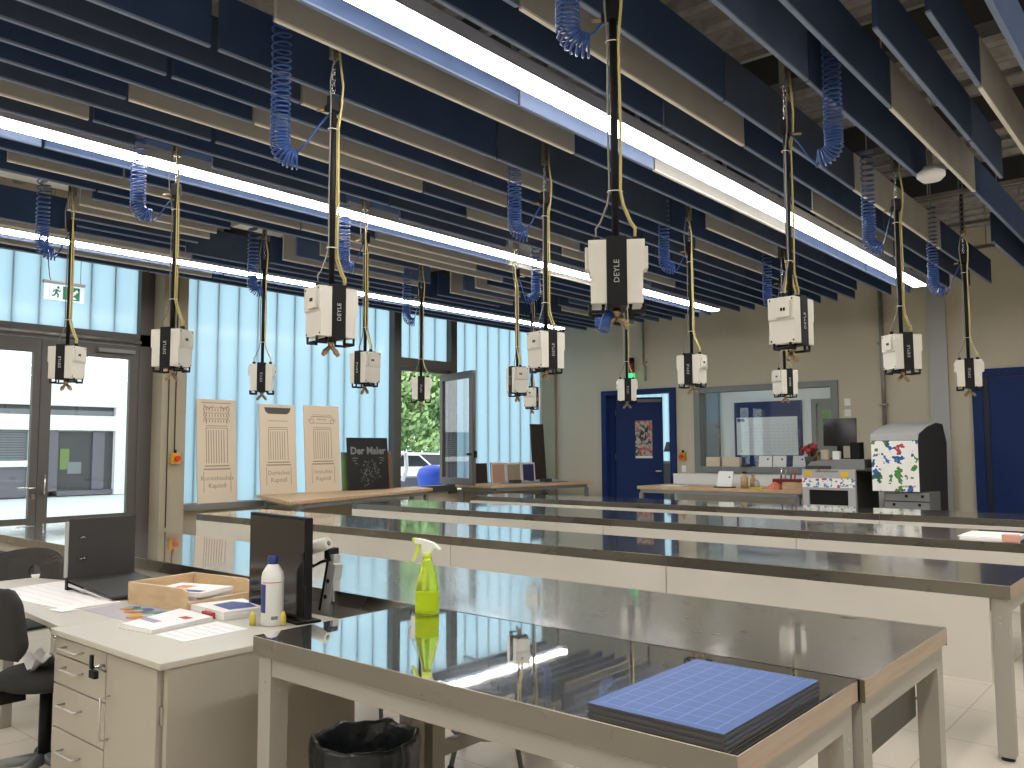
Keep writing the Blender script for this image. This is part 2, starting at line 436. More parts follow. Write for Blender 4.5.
# glass double door in the left wall
d1 = struct(MB().m('door_frame_grey').box(XW-.06, XW+.05, 2.80, 5.55, 2.94, 3.10).box(XW-.06, XW+.05, 5.36, 5.56, 0, ZS).box(XW-.06, XW+.05, 2.76, 2.90, 0, 3.0).build('door_1'))
for nm, y0, y1, gy0, gy1 in (('leaf', 4.135, 5.36, 4.26, 5.24), ('leaf', 2.90, 4.125, 3.02, 4.04)):
    lf = MB().m('door_frame_grey')
    lf.box(XW-.02, XW+.04, y0, gy0, .03, 2.93).box(XW-.02, XW+.04, gy1, y1, .03, 2.93).box(XW-.02, XW+.04, gy0, gy1, .03, .71).box(XW-.02, XW+.04, gy0, gy1, 2.75, 2.93)
    l = lf.build(nm, d1)
    MB().m('door_glass').box(XW, XW+.012, gy0, gy1, .71, 2.75).build('glass_pane', l)
    if y0 < 4:
        h = MB().m('chrome').tube([(XW+.04, 4.09, 1.08), (XW+.10, 4.09, 1.08), (XW+.11, 4.05, 1.08), (XW+.11, 3.90, 1.085)], .011, 8).box(XW+.04, XW+.05, 4.07, 4.11, .94, 1.0)
        h.build('handle', l)
    else:
        MB().m('chrome').tube([(XW+.04, 4.20, 1.0), (XW+.09, 4.20, 1.0), (XW+.10, 4.20, 1.04), (XW+.10, 4.20, 1.24)], .011, 8).build('handle', l)
        MB().m('grey_metal').box(XW+.04, XW+.10, 4.80, 5.28, 2.82, 2.87).build('closer', l)
MB().m('galvanised').tube([(XW+.09, 2.9, 3.0), (XW+.09, 5.36, 2.985)], .02, 8).build('closer_rail', d1)

# open casement window in the left wall
w5 = MB().m('door_frame_grey')
w5.box(XW-.06, XW+.10, 9.89, 10.06, .70, ZS).box(XW-.06, XW+.08, 11.34, 11.5, .70, ZS).box(XW-.06, XW+.08, 10.06, 11.34, 3.0, 3.17).box(XW-.06, XW+.08, 10.06, 11.34, .74, .86)
w5.box(XW-.04, XW+.04, 10.06, 10.10, .86, 3.0).box(XW-.04, XW+.04, 11.30, 11.34, .86, 3.0).box(XW-.04, XW+.04, 10.06, 11.34, 2.94, 3.0)
w5 = struct(w5.build('window_5'))
A_ = Vector((-11.11, 11.05, 0)); B_ = Vector((-9.93, 10.67, 0)); dv = (B_-A_); Ls = dv.length; ang = math.atan2(dv.y, dv.x)
MS = Matrix.Translation(A_) @ Matrix.Rotation(ang, 4, 'Z')
sf = MB().m('door_frame_grey')
for q in ((0, .10, -.035, .035, .90, 2.90), (Ls-.12, Ls, -.035, .035, .90, 2.90), (.10, Ls-.12, -.035, .035, .90, 1.02), (.10, Ls-.12, -.035, .035, 2.78, 2.90)): sf.box(*q, M=MS)
sash = sf.build('sash', w5)
MB().m('sash_glass').box(.10, Ls-.12, -.006, .006, 1.02, 2.78, M=MS).build('glass_pane', sash)
MB().m('black_plastic').box(Ls-.07, Ls-.05, -.10, -.03, 1.42, 1.46, M=MS).box(Ls-.07, Ls+.06, -.11, -.09, 1.42, 1.46, M=MS).box(Ls+.0, Ls+.02, .0, .05, 1.38, 1.50, M=MS).build('handle', sash)

# ---------- blue door standing ajar in the back wall
d2 = MB().m('navy_paint')
d2.box(-9.70, -9.58, YB-.06, YB+.24, 0, 2.60).box(-8.13, -8.01, YB-.06, YB+.24, 0, 2.60).box(-9.70, -8.01, YB-.06, YB+.24, 2.60, 2.69)
d2 = struct(d2.build('door_2'))
ML = Matrix.Translation((-9.52, YB+.20, 0)) @ Matrix.Rotation(math.radians(25), 4, 'Z')
lf = MB().m('navy_paint').box(0, .95, -.03, .03, .02, 2.56, M=ML).build('leaf', d2, bevel=.004)
MB().m('navy_paint').box(-9.58, -9.50, YB+.10, YB+.26, 0, 2.6).build('side_light', d2)
MB().m('chrome').box(.80, .92, -.10, -.07, 1.06, 1.085, M=ML).box(.87, .89, -.08, -.03, 1.06, 1.085, M=ML).build('handle', lf)
MB().m('grey_metal').box(.45, .93, -.07, -.03, 2.46, 2.52, M=ML).build('closer', lf)
for z in (.4, 1.3, 2.2): MB().m('grey_metal').cyl(-9.51, YB+.155, z, z+.12, .014, 8).build('hinge', lf)
ps = MB().m('poster_art').box(.40, .74, -.036, -.0305, 1.35, 2.09, M=ML)
ps.m('white').box(.40, .74, -.0365, -.0305, 1.33, 1.375, M=ML).build('poster')
tag(bpy.data.objects['poster'], 'tall red and grey poster on the open blue door', 'poster')
# ---------- closed blue door at the right of the back wall
d3 = MB().m('navy_paint').box(-2.92, -2.78, YB-.06, YB+.02, 0, 2.58).box(-2.92, -.6, YB-.06, YB+.02, 2.58, 2.70).box(-.74, -.6, YB-.06, YB+.02, 0, 2.58)
d3 = struct(d3.build('door_3'))
MB().m('navy_deep').box(-2.78, -2.70, YB-.045, YB-.01, 0, 2.58).build('rebate', d3)
MB().m('navy_paint').box(-2.70, -.74, YB-.03, YB+.01, .02, 2.57).build('leaf', d3)
# ---------- inner window
wf = MB().m('grey_metal')
for q in ((-7.62, -7.50, 1.08, 2.66), (-5.06, -4.94, 1.08, 2.66), (-7.50, -5.06, 1.08, 1.19), (-7.50, -5.06, 2.56, 2.66)): wf.box(q[0], q[1], YB-.04, YB+.22, q[2], q[3])
w6 = struct(wf.build('window_6'))
MB().m('inner_glass').box(-7.50, -5.06, YB+.10, YB+.112, 1.19, 2.56).build('glass_pane', w6)
# room behind
struct(MB().m('floor_tiles').box(XW-.2, -1, YB+.2, 20.2, -.1, 0).build('floor_back'))
struct(MB().m('room_white').box(XW-.2, -1, YB+.2, 20.2, 3.3, 3.4).build('ceiling_back'))
struct(MB().m('room_white').box(-8.72, -1, 17.5, 17.7, 0, 3.3).build('wall_far'))
struct(MB().m('room_white').box(-1.1, -1, YB+.2, 17.5, 0, 3.3).build('wall_side'))
struct(MB().m('column_grey').box(-9.08, -8.70, 17.4, 17.75, 0, 3.3).build('trim_6'))
channel('window_7', YB+.2, 20.0, .9, 3.3)
struct(MB().m('room_white').box(XW-.2, XW, YB+.2, 20.2, 0, .9).build('wall_outer'))
channel('window_8', XW, -8.6, .6, 3.3, x=-20.0, axis='x')
struct(MB().m('room_white').box(XW-.2, -8.6, 20.0, 20.2, 0, .6).box(-8.6, -8.4, 17.7, 20.2, 0, 3.3).build('wall_end'))
d4 = struct(MB().m('navy_paint').box(-8.33, -6.82, 17.44, 17.5, 0, 2.53).build('door_4'))
d5 = struct(MB().m('grey_metal').box(-6.60, -6.50, 17.42, 17.5, 0, 2.54).box(-5.6, -5.5, 17.42, 17.5, 0, 2.54).box(-6.5, -5.6, 17.42, 17.5, 2.44, 2.54).build('door_5'))
MB().m('grey_metal').box(-6.5, -5.6, 17.45, 17.5, 0, 2.44).build('leaf', d5)
MB().m('foliage').box(-6.38, -6.1, 17.445, 17.46, 1.9, 2.3).build('glass_pane', d5)
for i, x in enumerate((-9.6, -7.4, -5.2)):  # unseen glowing panels, added to brighten the room behind
    e = empty('fill_panel', (x, 16.0, 3.2)); MB().m('lamp_body').box(-.65, .65, -.35, .35, .02, .099).build('housing', e); MB().m('fill_glow').box(-.6, .6, -.3, .3, 0, .02).build('diffuser', e)
    tag(e, f'added fill light panel, unseen, in the room behind the inner window, {ORD[i+1]} from the glass wall', 'lamp')
pl = MB().m('planner_white').box(-8.27, -6.90, 17.415, 17.438, 1.37, 2.19)
pl.m('blue_ink').box(-8.25, -8.08, 17.412, 17.416, 2.10, 2.17)
pl.m('paper_print')
for r in range(9):
    for c in range(12):
        x = -8.2+c*.106+(r % 2)*.02; pl.box(x, x+.065, 17.412, 17.416, 1.45+r*.07, 1.458+r*.07)
tag(pl.build('wall_planner'), 'white year planner sheet on the blue door seen through the inner window', 'planner')

# white duct panel under the inner window, pipes and fittings
struct(MB().m('white').box(-7.86, -4.0, YB-.42, YB, 0, 1.03).box(-7.86, -4.0, YB-.43, YB, 1.03, 1.06).build('trim_7'))
def pipe(name, path, r, label):
    o = MB().m('galvanised').tube(path, r, 8)
    for z in (1.2, 2.2, 3.2):
        if path[0][2] > z > path[-1][2]: o.box(path[-1][0]-r*1.6, path[-1][0]+r*1.6, path[-1][1]-r*1.6, YB if path[-1][1] > 10 else path[-1][1], z, z+.03)
    return tag(o.build(name), label, 'pipe')
pipe('conduit_pipe', [(-8.70, YB-.03, ZS), (-8.70, YB-.03, 3.2), (-8.66, YB-.03, 3.1), (-8.66, YB-.03, 2.85)], .02, 'thin grey conduit above the open blue door')
pipe('conduit_pipe', [(-4.20, YB-.05, ZS), (-4.20, YB-.05, 1.3)], .035, 'grey vertical conduit on the wall behind the printers')
def fitting(loc, label, cat, name, build, rz=0):
    e = empty(name, loc, rz); build(e); return tag(e, label, cat)
def estop(e):
    MB().m('orange_yellow').box(-.06, .06, -.06, 0, -.075, .075).build('housing', e, bevel=.006)
    MB().m('red').tube([(0, -.06, 0), (0, -.085, 0), (0, -.09, 0), (0, -.12, 0)], [.02, .02, .042, .038], 14).build('button', e)
    MB().m('black_plastic').cyl(0, -.03, .075, .12, .018, 8).build('cable_gland', e)
fitting((-10.9, 5.745, 1.42), 'yellow emergency stop box with red button on the concrete column', 'emergency stop', 'stop_button', estop, PI/2)
fitting((-7.87, YB, 1.37), 'yellow emergency stop box on the back wall beside the open blue door', 'emergency stop', 'stop_button', estop)
def sock(e):
    MB().m('white').box(-.05, .05, -.02, 0, -.06, .06).build('plate', e, bevel=.004)
    MB().m('white').box(-.03, .03, -.03, -.02, -.035, .035).build('switch_rocker', e)
fitting((-4.79, YB, 2.28), 'small white switch on the back wall, upper of the pair', 'switch', 'light_switch', sock)
fitting((-4.79, YB, 2.10), 'small white switch on the back wall, lower of the pair', 'switch', 'light_switch', sock)
fitting((-7.86, YB, 1.14), 'white socket on the back wall below the yellow stop box', 'socket', 'wall_socket', sock)
def signal(e):
    MB().m('black_plastic').tube([(0, 0, 0), (0, 0, .10)], .06, 14).tube([(0, .10, .03), (0, 0, .05)], .02, 8).build('base', e)
    MB().m('lamp_green').cyl(0, 0, .10, .19, .06, 16).build('green_lens', e)
    MB().m('lens_amber').cyl(0, 0, .19, .30, .06, 16).build('amber_lens', e)
    MB().m('lens_red').cyl(0, 0, .30, .42, .06, 16).build('red_lens', e)
    MB().m('black_plastic').cyl(0, 0, .42, .50, .06, 16, .05).build('cap', e)
fitting((-8.93, YB-.10, 2.82), 'signal light stack with lit green lamp above the open blue door', 'signal light', 'signal_light', signal)
# column conduits by the stop button
for dy, z0, z1, nm in ((.09, 0.5, ZS, 'farther from'), (.19, 1.53, ZS, 'above')):
    y = 5.55+dy
    tag(MB().m('dark_beam').tube([(-10.885, y, z1), (-10.885, y, z0)], .007, 6).build('cable_conduit'), f'thin dark cable on the concrete column {nm} the yellow stop box', 'cable')
# smoke detector
tag(MB().m('white').lathe([(0, -.06), (.07, -.06), (.10, -.03), (.10, .0), (.06, .03), (.05, .05), (.02, .05), (.02, 1.30), (0, 1.30)], -1.62, 6.87, 3.62).build('smoke_detector'), 'round white smoke detector between the baffles at upper right', 'smoke detector')

# exit sign hanging before the glass wall
ex = empty('exit_sign', (-10.0, 3.905, 3.225), PI/2); ex.scale = (.93, .93, .93)
MB().m('lamp_body').box(-.24, .24, -.03, .03, .20, .235).build('housing', ex)
MB().m('sign_white').box(-.235, .235, -.012, .012, 0, .20).build('panel', ex)
pg = MB().m('sign_green').box(-.17, .18, -.016, -.012, .02, .18)
pg.m('sign_white').box(-.17, -.02, -.019, -.015, .02, .18)
pg.m('sign_green')
def stroke(mb, pts, wd, y0, y1):
    for (ax, az), (bx, bz) in zip(pts, pts[1:]):
        d = Vector((bx-ax, bz-az)).normalized(); nx, nz = -d.y*wd/2, d.x*wd/2
        mb.prism([(ax+nx, az+nz), (bx+nx, bz+nz), (bx-nx, bz-nz), (ax-nx, az-nz)], y0, y1, 'y')
stroke(pg, [(-.085, .135), (-.10, .095)], .028, -.022, -.018)
stroke(pg, [(-.10, .095), (-.07, .07), (-.08, .035)], .018, -.022, -.018)
stroke(pg, [(-.10, .095), (-.115, .06), (-.145, .05)], .018, -.022, -.018)
stroke(pg, [(-.09, .13), (-.06, .11), (-.045, .12)], .013, -.022, -.018)
stroke(pg, [(-.09, .13), (-.12, .12), (-.13, .095)], .013, -.022, -.018)
pg.prism([(-.075+.015*math.cos(a*PI/6), .158+.015*math.sin(a*PI/6)) for a in range(12)], -.022, -.018, 'y')
pg.m('sign_white'); stroke(pg, [(.15, .145), (.075, .065)], .030, -.019, -.015); pg.prism([(.045, .135), (.045, .035), (.145, .035), (.12, .06), (.07, .06), (.07, .11)], -.019, -.015, 'y')
pg.build('pictogram', ex)
MB().m('grey_cable').tube([(-.15, 0, .235), (-.17, 0, .28), (-.19, 0, .45), (-.19, 0, 1.70)], .006, 6).tube([(.19, 0, .235), (.19, 0, 1.70)], .004, 6).build('hanger', ex)
tag(ex, 'green and white running man exit sign hanging before the glass wall', 'exit sign')

# ------------------------------------------------------------------ ceiling: rails, baffles, lamps
ZB = HC+3.1*S        # underside of the baffles
DEPTH = .315
def lane_x(k): return -(1.11+.3626*k)*S
LAMPS = {9: 'right-hand lamp', 21: 'middle lamp', 33: 'window-side lamp'}
def lane_words(k):
    if k < 9: n, side, l = 9-k, 'right', 9
    elif k < 16: n, side, l = k-9, 'left', 9
    elif k < 21: n, side, l = 21-k, 'right', 21
    elif k < 28: n, side, l = k-21, 'left', 21
    elif k < 33: n, side, l = 33-k, 'right', 33
    else: n, side, l = k-33, 'left', 33
    return f'{ORD[n]} row {side} of the {LAMPS[l]}'
FELT = {'n': ('felt_navy', 'lit_edge_blue', 'navy'), 'b': ('felt_blue', 'lit_edge_blue', 'blue'), 'p': ('felt_pale', 'lit_edge_blue', 'pale blue'), 's': ('felt_slate', 'lit_edge_blue', 'slate grey'), 'g': ('felt_beige', 'lit_edge_beige', 'beige')}
LANES = {
    0: [(4.6, 8.0, 'b'), (8.05, 11.5, 's')],
    1: [(6.34, 7.98, 'n'), (8.02, 11.6, 'g')],
    2: [(6.34, 9.36, 'n'), (9.4, 10.95, 'b')],
    3: [(2.6, 7.95, 'n'), (7.97, 11.33, 'g'), (11.35, 15.0, 'n'), (15.02, 18, 'n')],
    4: [(2.6, 6.9, 'b'), (6.92, 10.6, 'n'), (14.3, 18, 'n')],
    6: [(2.2, 6.8, 'n'), (6.82, 10.25, 's'), (10.27, 14.28, 'g'), (14.3, 18, 'n')],
    7: [(.6, 4.38, 'b'), (4.4, 8.0, 'g'), (8.03, 12.6, 'n'), (12.62, 18, 's')],
    8: [(.6, 3.3, 'n'), (3.32, 6.98, 'n'), (7.0, 10.8, 's'), (10.83, 14.34, 'g'), (14.36, 18, 'n')],
    10: [(2.0, 5.66, 'b'), (5.68, 8.02, 'p'), (8.04, 11.69, 'g'), (11.7, 15.2, 'b'), (15.22, 18, 'b')],
    11: [(3.36, 7.03, 'g'), (7.05, 10.7, 'n'), (10.72, 14.3, 's'), (14.32, 18, 'n')],
    12: [(10.7, 13.15, 'g'), (14.0, 17.0, 'n')],
    13: [(.6, 3.28, 'n'), (3.34, 6.6, 'n'), (6.62, 10.3, 's'), (10.32, 14.35, 'n'), (14.37, 18, 'n')],
    14: [(1.9, 4.36, 's'), (4.37, 8.05, 'g'), (8.07, 11.7, 'n'), (11.72, 14.24, 'g'), (14.26, 18, 'n')],
    15: [(1.2, 3.3, 's'), (3.34, 7.0, 'n'), (7.02, 10.7, 'n'), (10.72, 14.3, 's'), (14.32, 18, 'n')],
    16: [(2.0, 4.33, 'n'), (4.36, 8.04, 'g'), (8.06, 11.7, 'n'), (11.72, 15, 's'), (15.02, 18, 'n')],
    17: [(1.8, 3.3, 'n'), (3.32, 6.9, 'g'), (6.92, 10.6, 's'), (10.62, 14.3, 'n'), (14.32, 17.8, 'n')],
    18: [(2.0, 4.33, 's'), (4.37, 8.05, 'n'), (8.07, 10.64, 'g'), (10.66, 14.4, 'n'), (14.42, 18, 'n')],
    19: [(2.0, 3.29, 'g'), (3.32, 7.0, 'n'), (7.02, 10.65, 's'), (10.67, 14.3, 'g'), (14.32, 17.9, 'n')],
    20: [(2.0, 3.9, 's'), (4.75, 6.6, 's'), (7.5, 9.7, 's'), (10.7, 13, 's'), (14, 17.9, 's')],
    22: [(2.2, 3.28, 'p'), (3.3, 6.95, 'b'), (6.97, 10.6, 'b'), (10.62, 14.2, 'g'), (14.25, 17.9, 'b')],
    23: [(2.5, 4.28, 'n'), (4.3, 8, 'n'), (8.02, 11.7, 'g'), (11.72, 15.4, 'n'), (15.42, 18, 'n')],
    24: [(3.2, 6.95, 'g'), (6.97, 10.6, 'g'), (10.62, 14.3, 'n'), (14.32, 18, 'n')],
    25: [(2.8, 4.29, 'n'), (4.31, 8, 'n'), (8.02, 11.72, 'g'), (11.74, 15.4, 's'), (15.42, 18, 'n')],
    26: [(4.4, 6.3, 'n'), (8.1, 9.9, 's'), (11.7, 13.2, 'n'), (14.3, 18, 'b')],
    27: [(4.4, 6.3, 'g'), (8.1, 9.9, 'g'), (11.75, 13.1, 'g'), (14.4, 17.9, 's')],
    28: [(4.4, 6.4, 'g'), (7.9, 10.9, 'b'), (11.8, 13.7, 'b'), (15.0, 18, 'g')],
    29: [(4.6, 6.42, 's'), (7.9, 10.92, 'g'), (11.8, 13.72, 'g'), (15.0, 18, 's')],
    30: [(4.8, 6.42, 'n'), (7.9, 10.9, 'n'), (11.8, 13.7, 'n'), (15.0, 18, 'n')],
    31: [(2.0, 6.6, 'n'), (6.62, 10.3, 's'), (10.32, 14, 'n'), (14.02, 18, 'n')],
    32: [(2.0, 6.9, 'g'), (6.92, 10.5, 'n'), (10.52, 14.2, 'n'), (14.22, 18, 'n')],
    34: [(2.4, 7.9, 'p'), (7.92, 11.6, 'b'), (11.62, 15.3, 'b'), (15.32, 18, 'n')],
    35: [(2.6, 7.9, 'g'), (7.92, 11.6, 'n'), (11.62, 15.3, 'n'), (15.32, 18, 'n')],
    36: [(3.0, 6.9, 'n'), (6.92, 10.6, 'n'), (10.62, 14.3, 'n'), (14.32, 18, 'n')],
}
for k, segs in LANES.items():
    x = lane_x(k); t = .0125; n = len(segs)
    for i, (y0, y1, c) in enumerate(segs):
        f, e, word = FELT[c]
        L = (y1-y0)*S-.012
        top = DEPTH
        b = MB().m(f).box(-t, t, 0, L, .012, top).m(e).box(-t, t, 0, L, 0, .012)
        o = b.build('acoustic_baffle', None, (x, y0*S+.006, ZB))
        rank = n-i
        pos = 'nearest the back wall' if rank == 1 else f'{ORD[rank]} from the back wall'
        tag(o, f'{word} acoustic baffle, {lane_words(k)}, {pos}', 'baffle', 'felt baffles hanging under the ceiling')
# support rails across the room, with rods to the slab
YR = [.9+1.32*i for i in range(9)]
for i, y in enumerate(YR):
    e = empty('support_rail', (0, y, ZB+DEPTH+.001))
    MB().m('galvanised').box(XW+.3, 4.0, -.02, .02, 0, .04).build('rail', e)
    for x in ((-.5, -1.75, -2.12, -4.5, -7.1, -9.4) if i > 1 else (-.5, -2.12)):
        MB().m('galvanised').cyl(x, 0, .04, ZS-ZB-DEPTH-.08, .006, 6).build('rod', e)
    tag(e, f'galvanised ceiling rail across the room, {ORD[len(YR)-i] + " from" if i < len(YR)-1 else "nearest"} the back wall', 'rail', 'galvanised rails carrying the baffles')
for i, y in enumerate((4.5, 6.6, 8.7, 10.8)):
    struct(MB().m('dark_beam').box(XW, 6.5, y, y+.25, ZS-.35, ZS-.08).build(f'trim_{10+i}'))
# tray with cables over the right side
ct = empty('cable_tray', (-1.5, 3.2, 4.38))
MB().m('galvanised').box(-2.6, 1.6, -.13, .13, 0, .012).box(-2.6, 1.6, -.14, -.13, 0, .06).box(-2.6, 1.6, .13, .14, 0, .06).build('tray', ct)
for x in (-1.6, -.6, .5): MB().m('galvanised').cyl(x, -.15, 0, .43, .007, 6).build('rod', ct); MB().m('galvanised').cyl(x, .15, 0, .43, .007, 6).build('rod', ct)
MB().m('black_rubber').tube([(-2.6, -.05, .03), (1.6, -.03, .03)], .02, 6).tube([(-2.6, .05, .03), (1.6, .06, .03)], .016, 6).build('cable', ct)
tag(ct, 'galvanised cable tray hanging above the baffles at upper right', 'cable tray')
# strip lamps
for k, xx, y0 in ((9, -4.385*S, -6.5), (21, -8.715*S, -6.5), (33, -13.08*S, -6.5), (-3, .03*S, -6.5), (-15, 4.4*S, -6.5)):
    if k == -3: lab = 'long white strip lamp directly over the right end of the benches'
    elif k < 0: lab = 'added strip lamp, unseen, raising the ambient light right of the benches'  # unseen lamp, added to lift the ambient light from the right
    else: lab = f'long white strip lamp, the {LAMPS[k]} of those seen' if k != 9 else 'long white strip lamp, nearest and brightest, crossing to upper right'
    y1 = 17.4*S; e = empty('strip_lamp', (xx, y0, ZB))
    L = y1-y0; n = 7
    MB().m('lamp_body').box(-.075, .075, 0, L, .018, .10).build('housing', e)
    for j in range(n):
        a, b = L*j/n+(.004 if j else 0), L*(j+1)/n-.004
        MB().m('tube_light').box(-.075, .075, a, b, 0, .018, bevel=.004).build('diffuser', e)
    for y in YR:
        if y0 < y < y1: MB().m('galvanised').box(-.012, .012, y-y0-.012, y-y0+.012, .10, DEPTH+.001).build('bracket', e)
    tag(e, lab, 'lamp', 'strip lamps between the baffles')
# white plates over the window-side hanging units
for i, (y0, y1) in enumerate(((2.55, 3.45), (4.65, 5.6), (7.05, 7.9), (9.25, 10.0))):
    tag(MB().m('white').box(-8.3, -7.5, y0, y1, 4.0, 4.02).build('ceiling_plate'), f'white plate above the {("front", "second", "third", "farthest")[i]} power box of the window-side column', 'ceiling plate', 'white plates over the window-side power boxes')

# ------------------------------------------------------------------ hanging power units
def helix_hose(z_top, z_bot, dx, dy, ex, ez):
    """coil hanging at (dx,dy) from the unit axis, its end led over to (ex,0,ez)"""
    pts = []; Rr = .050
    axis = []
    n = 60
    for i in range(n+1):
        u = i/n; axis.append(Vector((dx, dy, z_top+(z_bot+.05-z_top)*u)))
    end = Vector((ex, 0, ez)); hookv = Vector((end.x-dx, end.y-dy, 0)); hl = max(hookv.length, .01); hd = hookv/hl
    for i in range(1, 9):
        a = i/8*PI*.55; axis.append(Vector((dx, dy, z_bot+.05))+hd*(.085*(1-math.cos(a)))+Vector((0, 0, -.075*math.sin(a))))
    # cumulative turns: loose at the top, tight below
    tot = 0; turns = []
    for i, p in enumerate(axis):
        if i:
            d = (p-axis[i-1]).length; u = i/len(axis); pitch = .058-.040*min(1, u*1.25)
            tot += d/pitch
        turns.append(tot)
    per = 12; N = int(tot*per); j = 0
    for k in range(N+1):
        tk = k/per
        while j < len(turns)-2 and turns[j+1] < tk: j += 1
        f = (tk-turns[j])/max(1e-6, turns[j+1]-turns[j]); f = min(1, max(0, f))
        p = axis[j].lerp(axis[j+1], f); t = (axis[j+1]-axis[j]).normalized()
        u = Vector((0, 1, 0)) if abs(t.y) < .8 else Vector((1, 0, 0)); u = (u-t*u.dot(t)).normalized(); w2 = t.cross(u)
        a = 2*PI*tk; pts.append(p+(u*math.cos(a)+w2*math.sin(a))*Rr)
    last = pts[-1]
    pts += [last.lerp(end, .3)+Vector((0, 0, -.01)), last.lerp(end, .65)+Vector((0, 0, .005)), end]
    return MB().m('hose_blue').tube(pts, .0055, 6)
TXT = [Matrix(((0, -1, 0, 0), (0, 0, -1, -.103), (1, 0, 0, .15), (0, 0, 0, 1))), Matrix(((0, 1, 0, 0), (0, 0, 1, .103), (1, 0, 0, .15), (0, 0, 0, 1)))]
def make_unit():
    r = empty('power_box')
    p = MB().m('black_plastic').box(-.046, .046, -.102, .102, -.006, .312).build('centre_plate', r, bevel=.003)
    for T in TXT: MB().m('light_grey').text('DEYLE', .036, T, .0012, spacing=1.05).build('lettering', p)
    for s in (-1, 1):
        b = MB().m('unit_white')
        xa, xb, xc = .046*s, .128*s, .118*s
        b.prism([(xa, .005), (xc, .005), (xc, .148), (xb, .158), (xb, .295), (xa, .295)], -.098, .098, 'y')
        b.m('black_plastic')
        for y in (-.082, .082):
            b.tube([(xc*.99, y, .022), (xc+.002*s, y, .022)], .007, 6); b.tube([(xb*.99, y, .28), (xb+.002*s, y, .28)], .007, 6)
        bx = b.build('socket_box', r, bevel=.006)
        q = MB().m('unit_white').box(min(xb, xb+.016*s), max(xb, xb+.016*s), -.072, .028, .165, .268, bevel=.004)
        q.m('black_plastic').box(min(xb+.015*s, xb+.018*s), max(xb+.015*s, xb+.018*s), -.04, -.025, .205, .225).box(min(xb+.015*s, xb+.018*s), max(xb+.015*s, xb+.018*s), -.02, -.005, .205, .225)
        q.build('socket', bx)
        MB().m('black_plastic').cyl(.088*s, 0, .292, .325, .017, 10).build('cable_gland', bx)
        h = MB().m('black_plastic')
        h.tube([(.062*s, -.06, .008), (.062*s, -.06, -.028), (.122*s, -.06, -.028), (.122*s, -.06, .008)], .009, 6).tube([(.062*s, .06, .008), (.062*s, .06, -.028), (.122*s, .06, -.028), (.122*s, .06, .008)], .009, 6)
        h.tube([(.122*s, -.06, -.028), (.122*s, .06, -.028)], .009, 6)
        h.build('handle', r)
    y = MB().m('brass').cyl(0, 0, -.045, .0, .016, 12).cyl(0, 0, -.028, -.012, .022, 6)
    for s in (-1, 1):
        y.tube([(0, 0, -.04), (.028*s, 0, -.065), (.044*s, 0, -.085), (.052*s, 0, -.096)], [.013, .014, .015, .012], 10)
        y.tube([(.03*s, 0, -.068), (.04*s, 0, -.08)], .018, 8)
    y.build('air_splitter', r)
    zp = .98+.31
    MB().m('black_plastic').cyl(0, 0, .31, zp, .017, 12).build('pole', r)
    MB().m('black_plastic').box(-.03, .03, -.025, .025, zp-.03, zp+.06).tube([(-.05, 0, zp-.02), (.03, 0, zp-.02)], .02, 8).build('swivel', r, bevel=.006)
    ch = MB().m('chrome'); 
    for i in range(9):
        z = zp+.06+i*.03
        if i % 2: ch.tube([(-.008, 0, z), (-.008, 0, z+.035), (.008, 0, z+.035), (.008, 0, z), (-.008, 0, z)], .003, 5)
        else: ch.tube([(0, -.008, z), (0, -.008, z+.035), (0, .008, z+.035), (0, .008, z), (0, -.008, z)], .003, 5)
    ch.build('chain', r)
    st = MB().m('galvanised'); zt = ZS-2.12
    st.box(-.022, .022, .016, .02, zp+.27, zt).box(-.022, -.018, -.02, .02, zp+.27, zt).box(.018, .022, -.02, .02, zp+.27, zt)
    st.m('dark_beam')
    z = zp+.31
    while z < zt-.03: st.box(-.007, .007, .013, .0165, z, z+.03); z += .05
    st.m('galvanised').box(-.03, .03, -.024, -.02, zp+.27, zp+.30).build('strut', r)
    for i, (mt, s, off, rad) in enumerate((('yellow_cable', 1, .012, .0068), ('yellow_cable', 1, -.012, .0058), ('grey_cable', -1, .0, .0045))):
        side = .023*s
        MB().m(mt).tube([(.012*s, -.03, zp+.36), (.022*s, -.032, zp+.24), (.04*s, -.032, zp+.12), (.034*s, -.03, zp), (side, off-.008, zp-.12), (side+.004*s, off-.008, .75), (side, off-.006, .50), (side+.012*s, off, .44), (.065*s, off*.9, .365), (.083*s, off*.8, .34), (.088*s, off*.7, .31)], rad, 6).build('power_cable' if s > 0 else 'data_cable', r)
    for z in (.50, zp-.13):
        MB().m('tie_white').tube([(.032*math.cos(a*PI/6), .022*math.sin(a*PI/6), z) for a in range(13)], .0028, 5).build('cable_tie', r)
    for ch in r.children_recursive:                       # slim the housing to its real width
        for v in ch.data.vertices:
            z = v.co.z
            if z < .335: v.co.x *= .91; v.co.y *= .84; v.co.z = .14+(z-.15)*.92
    return r
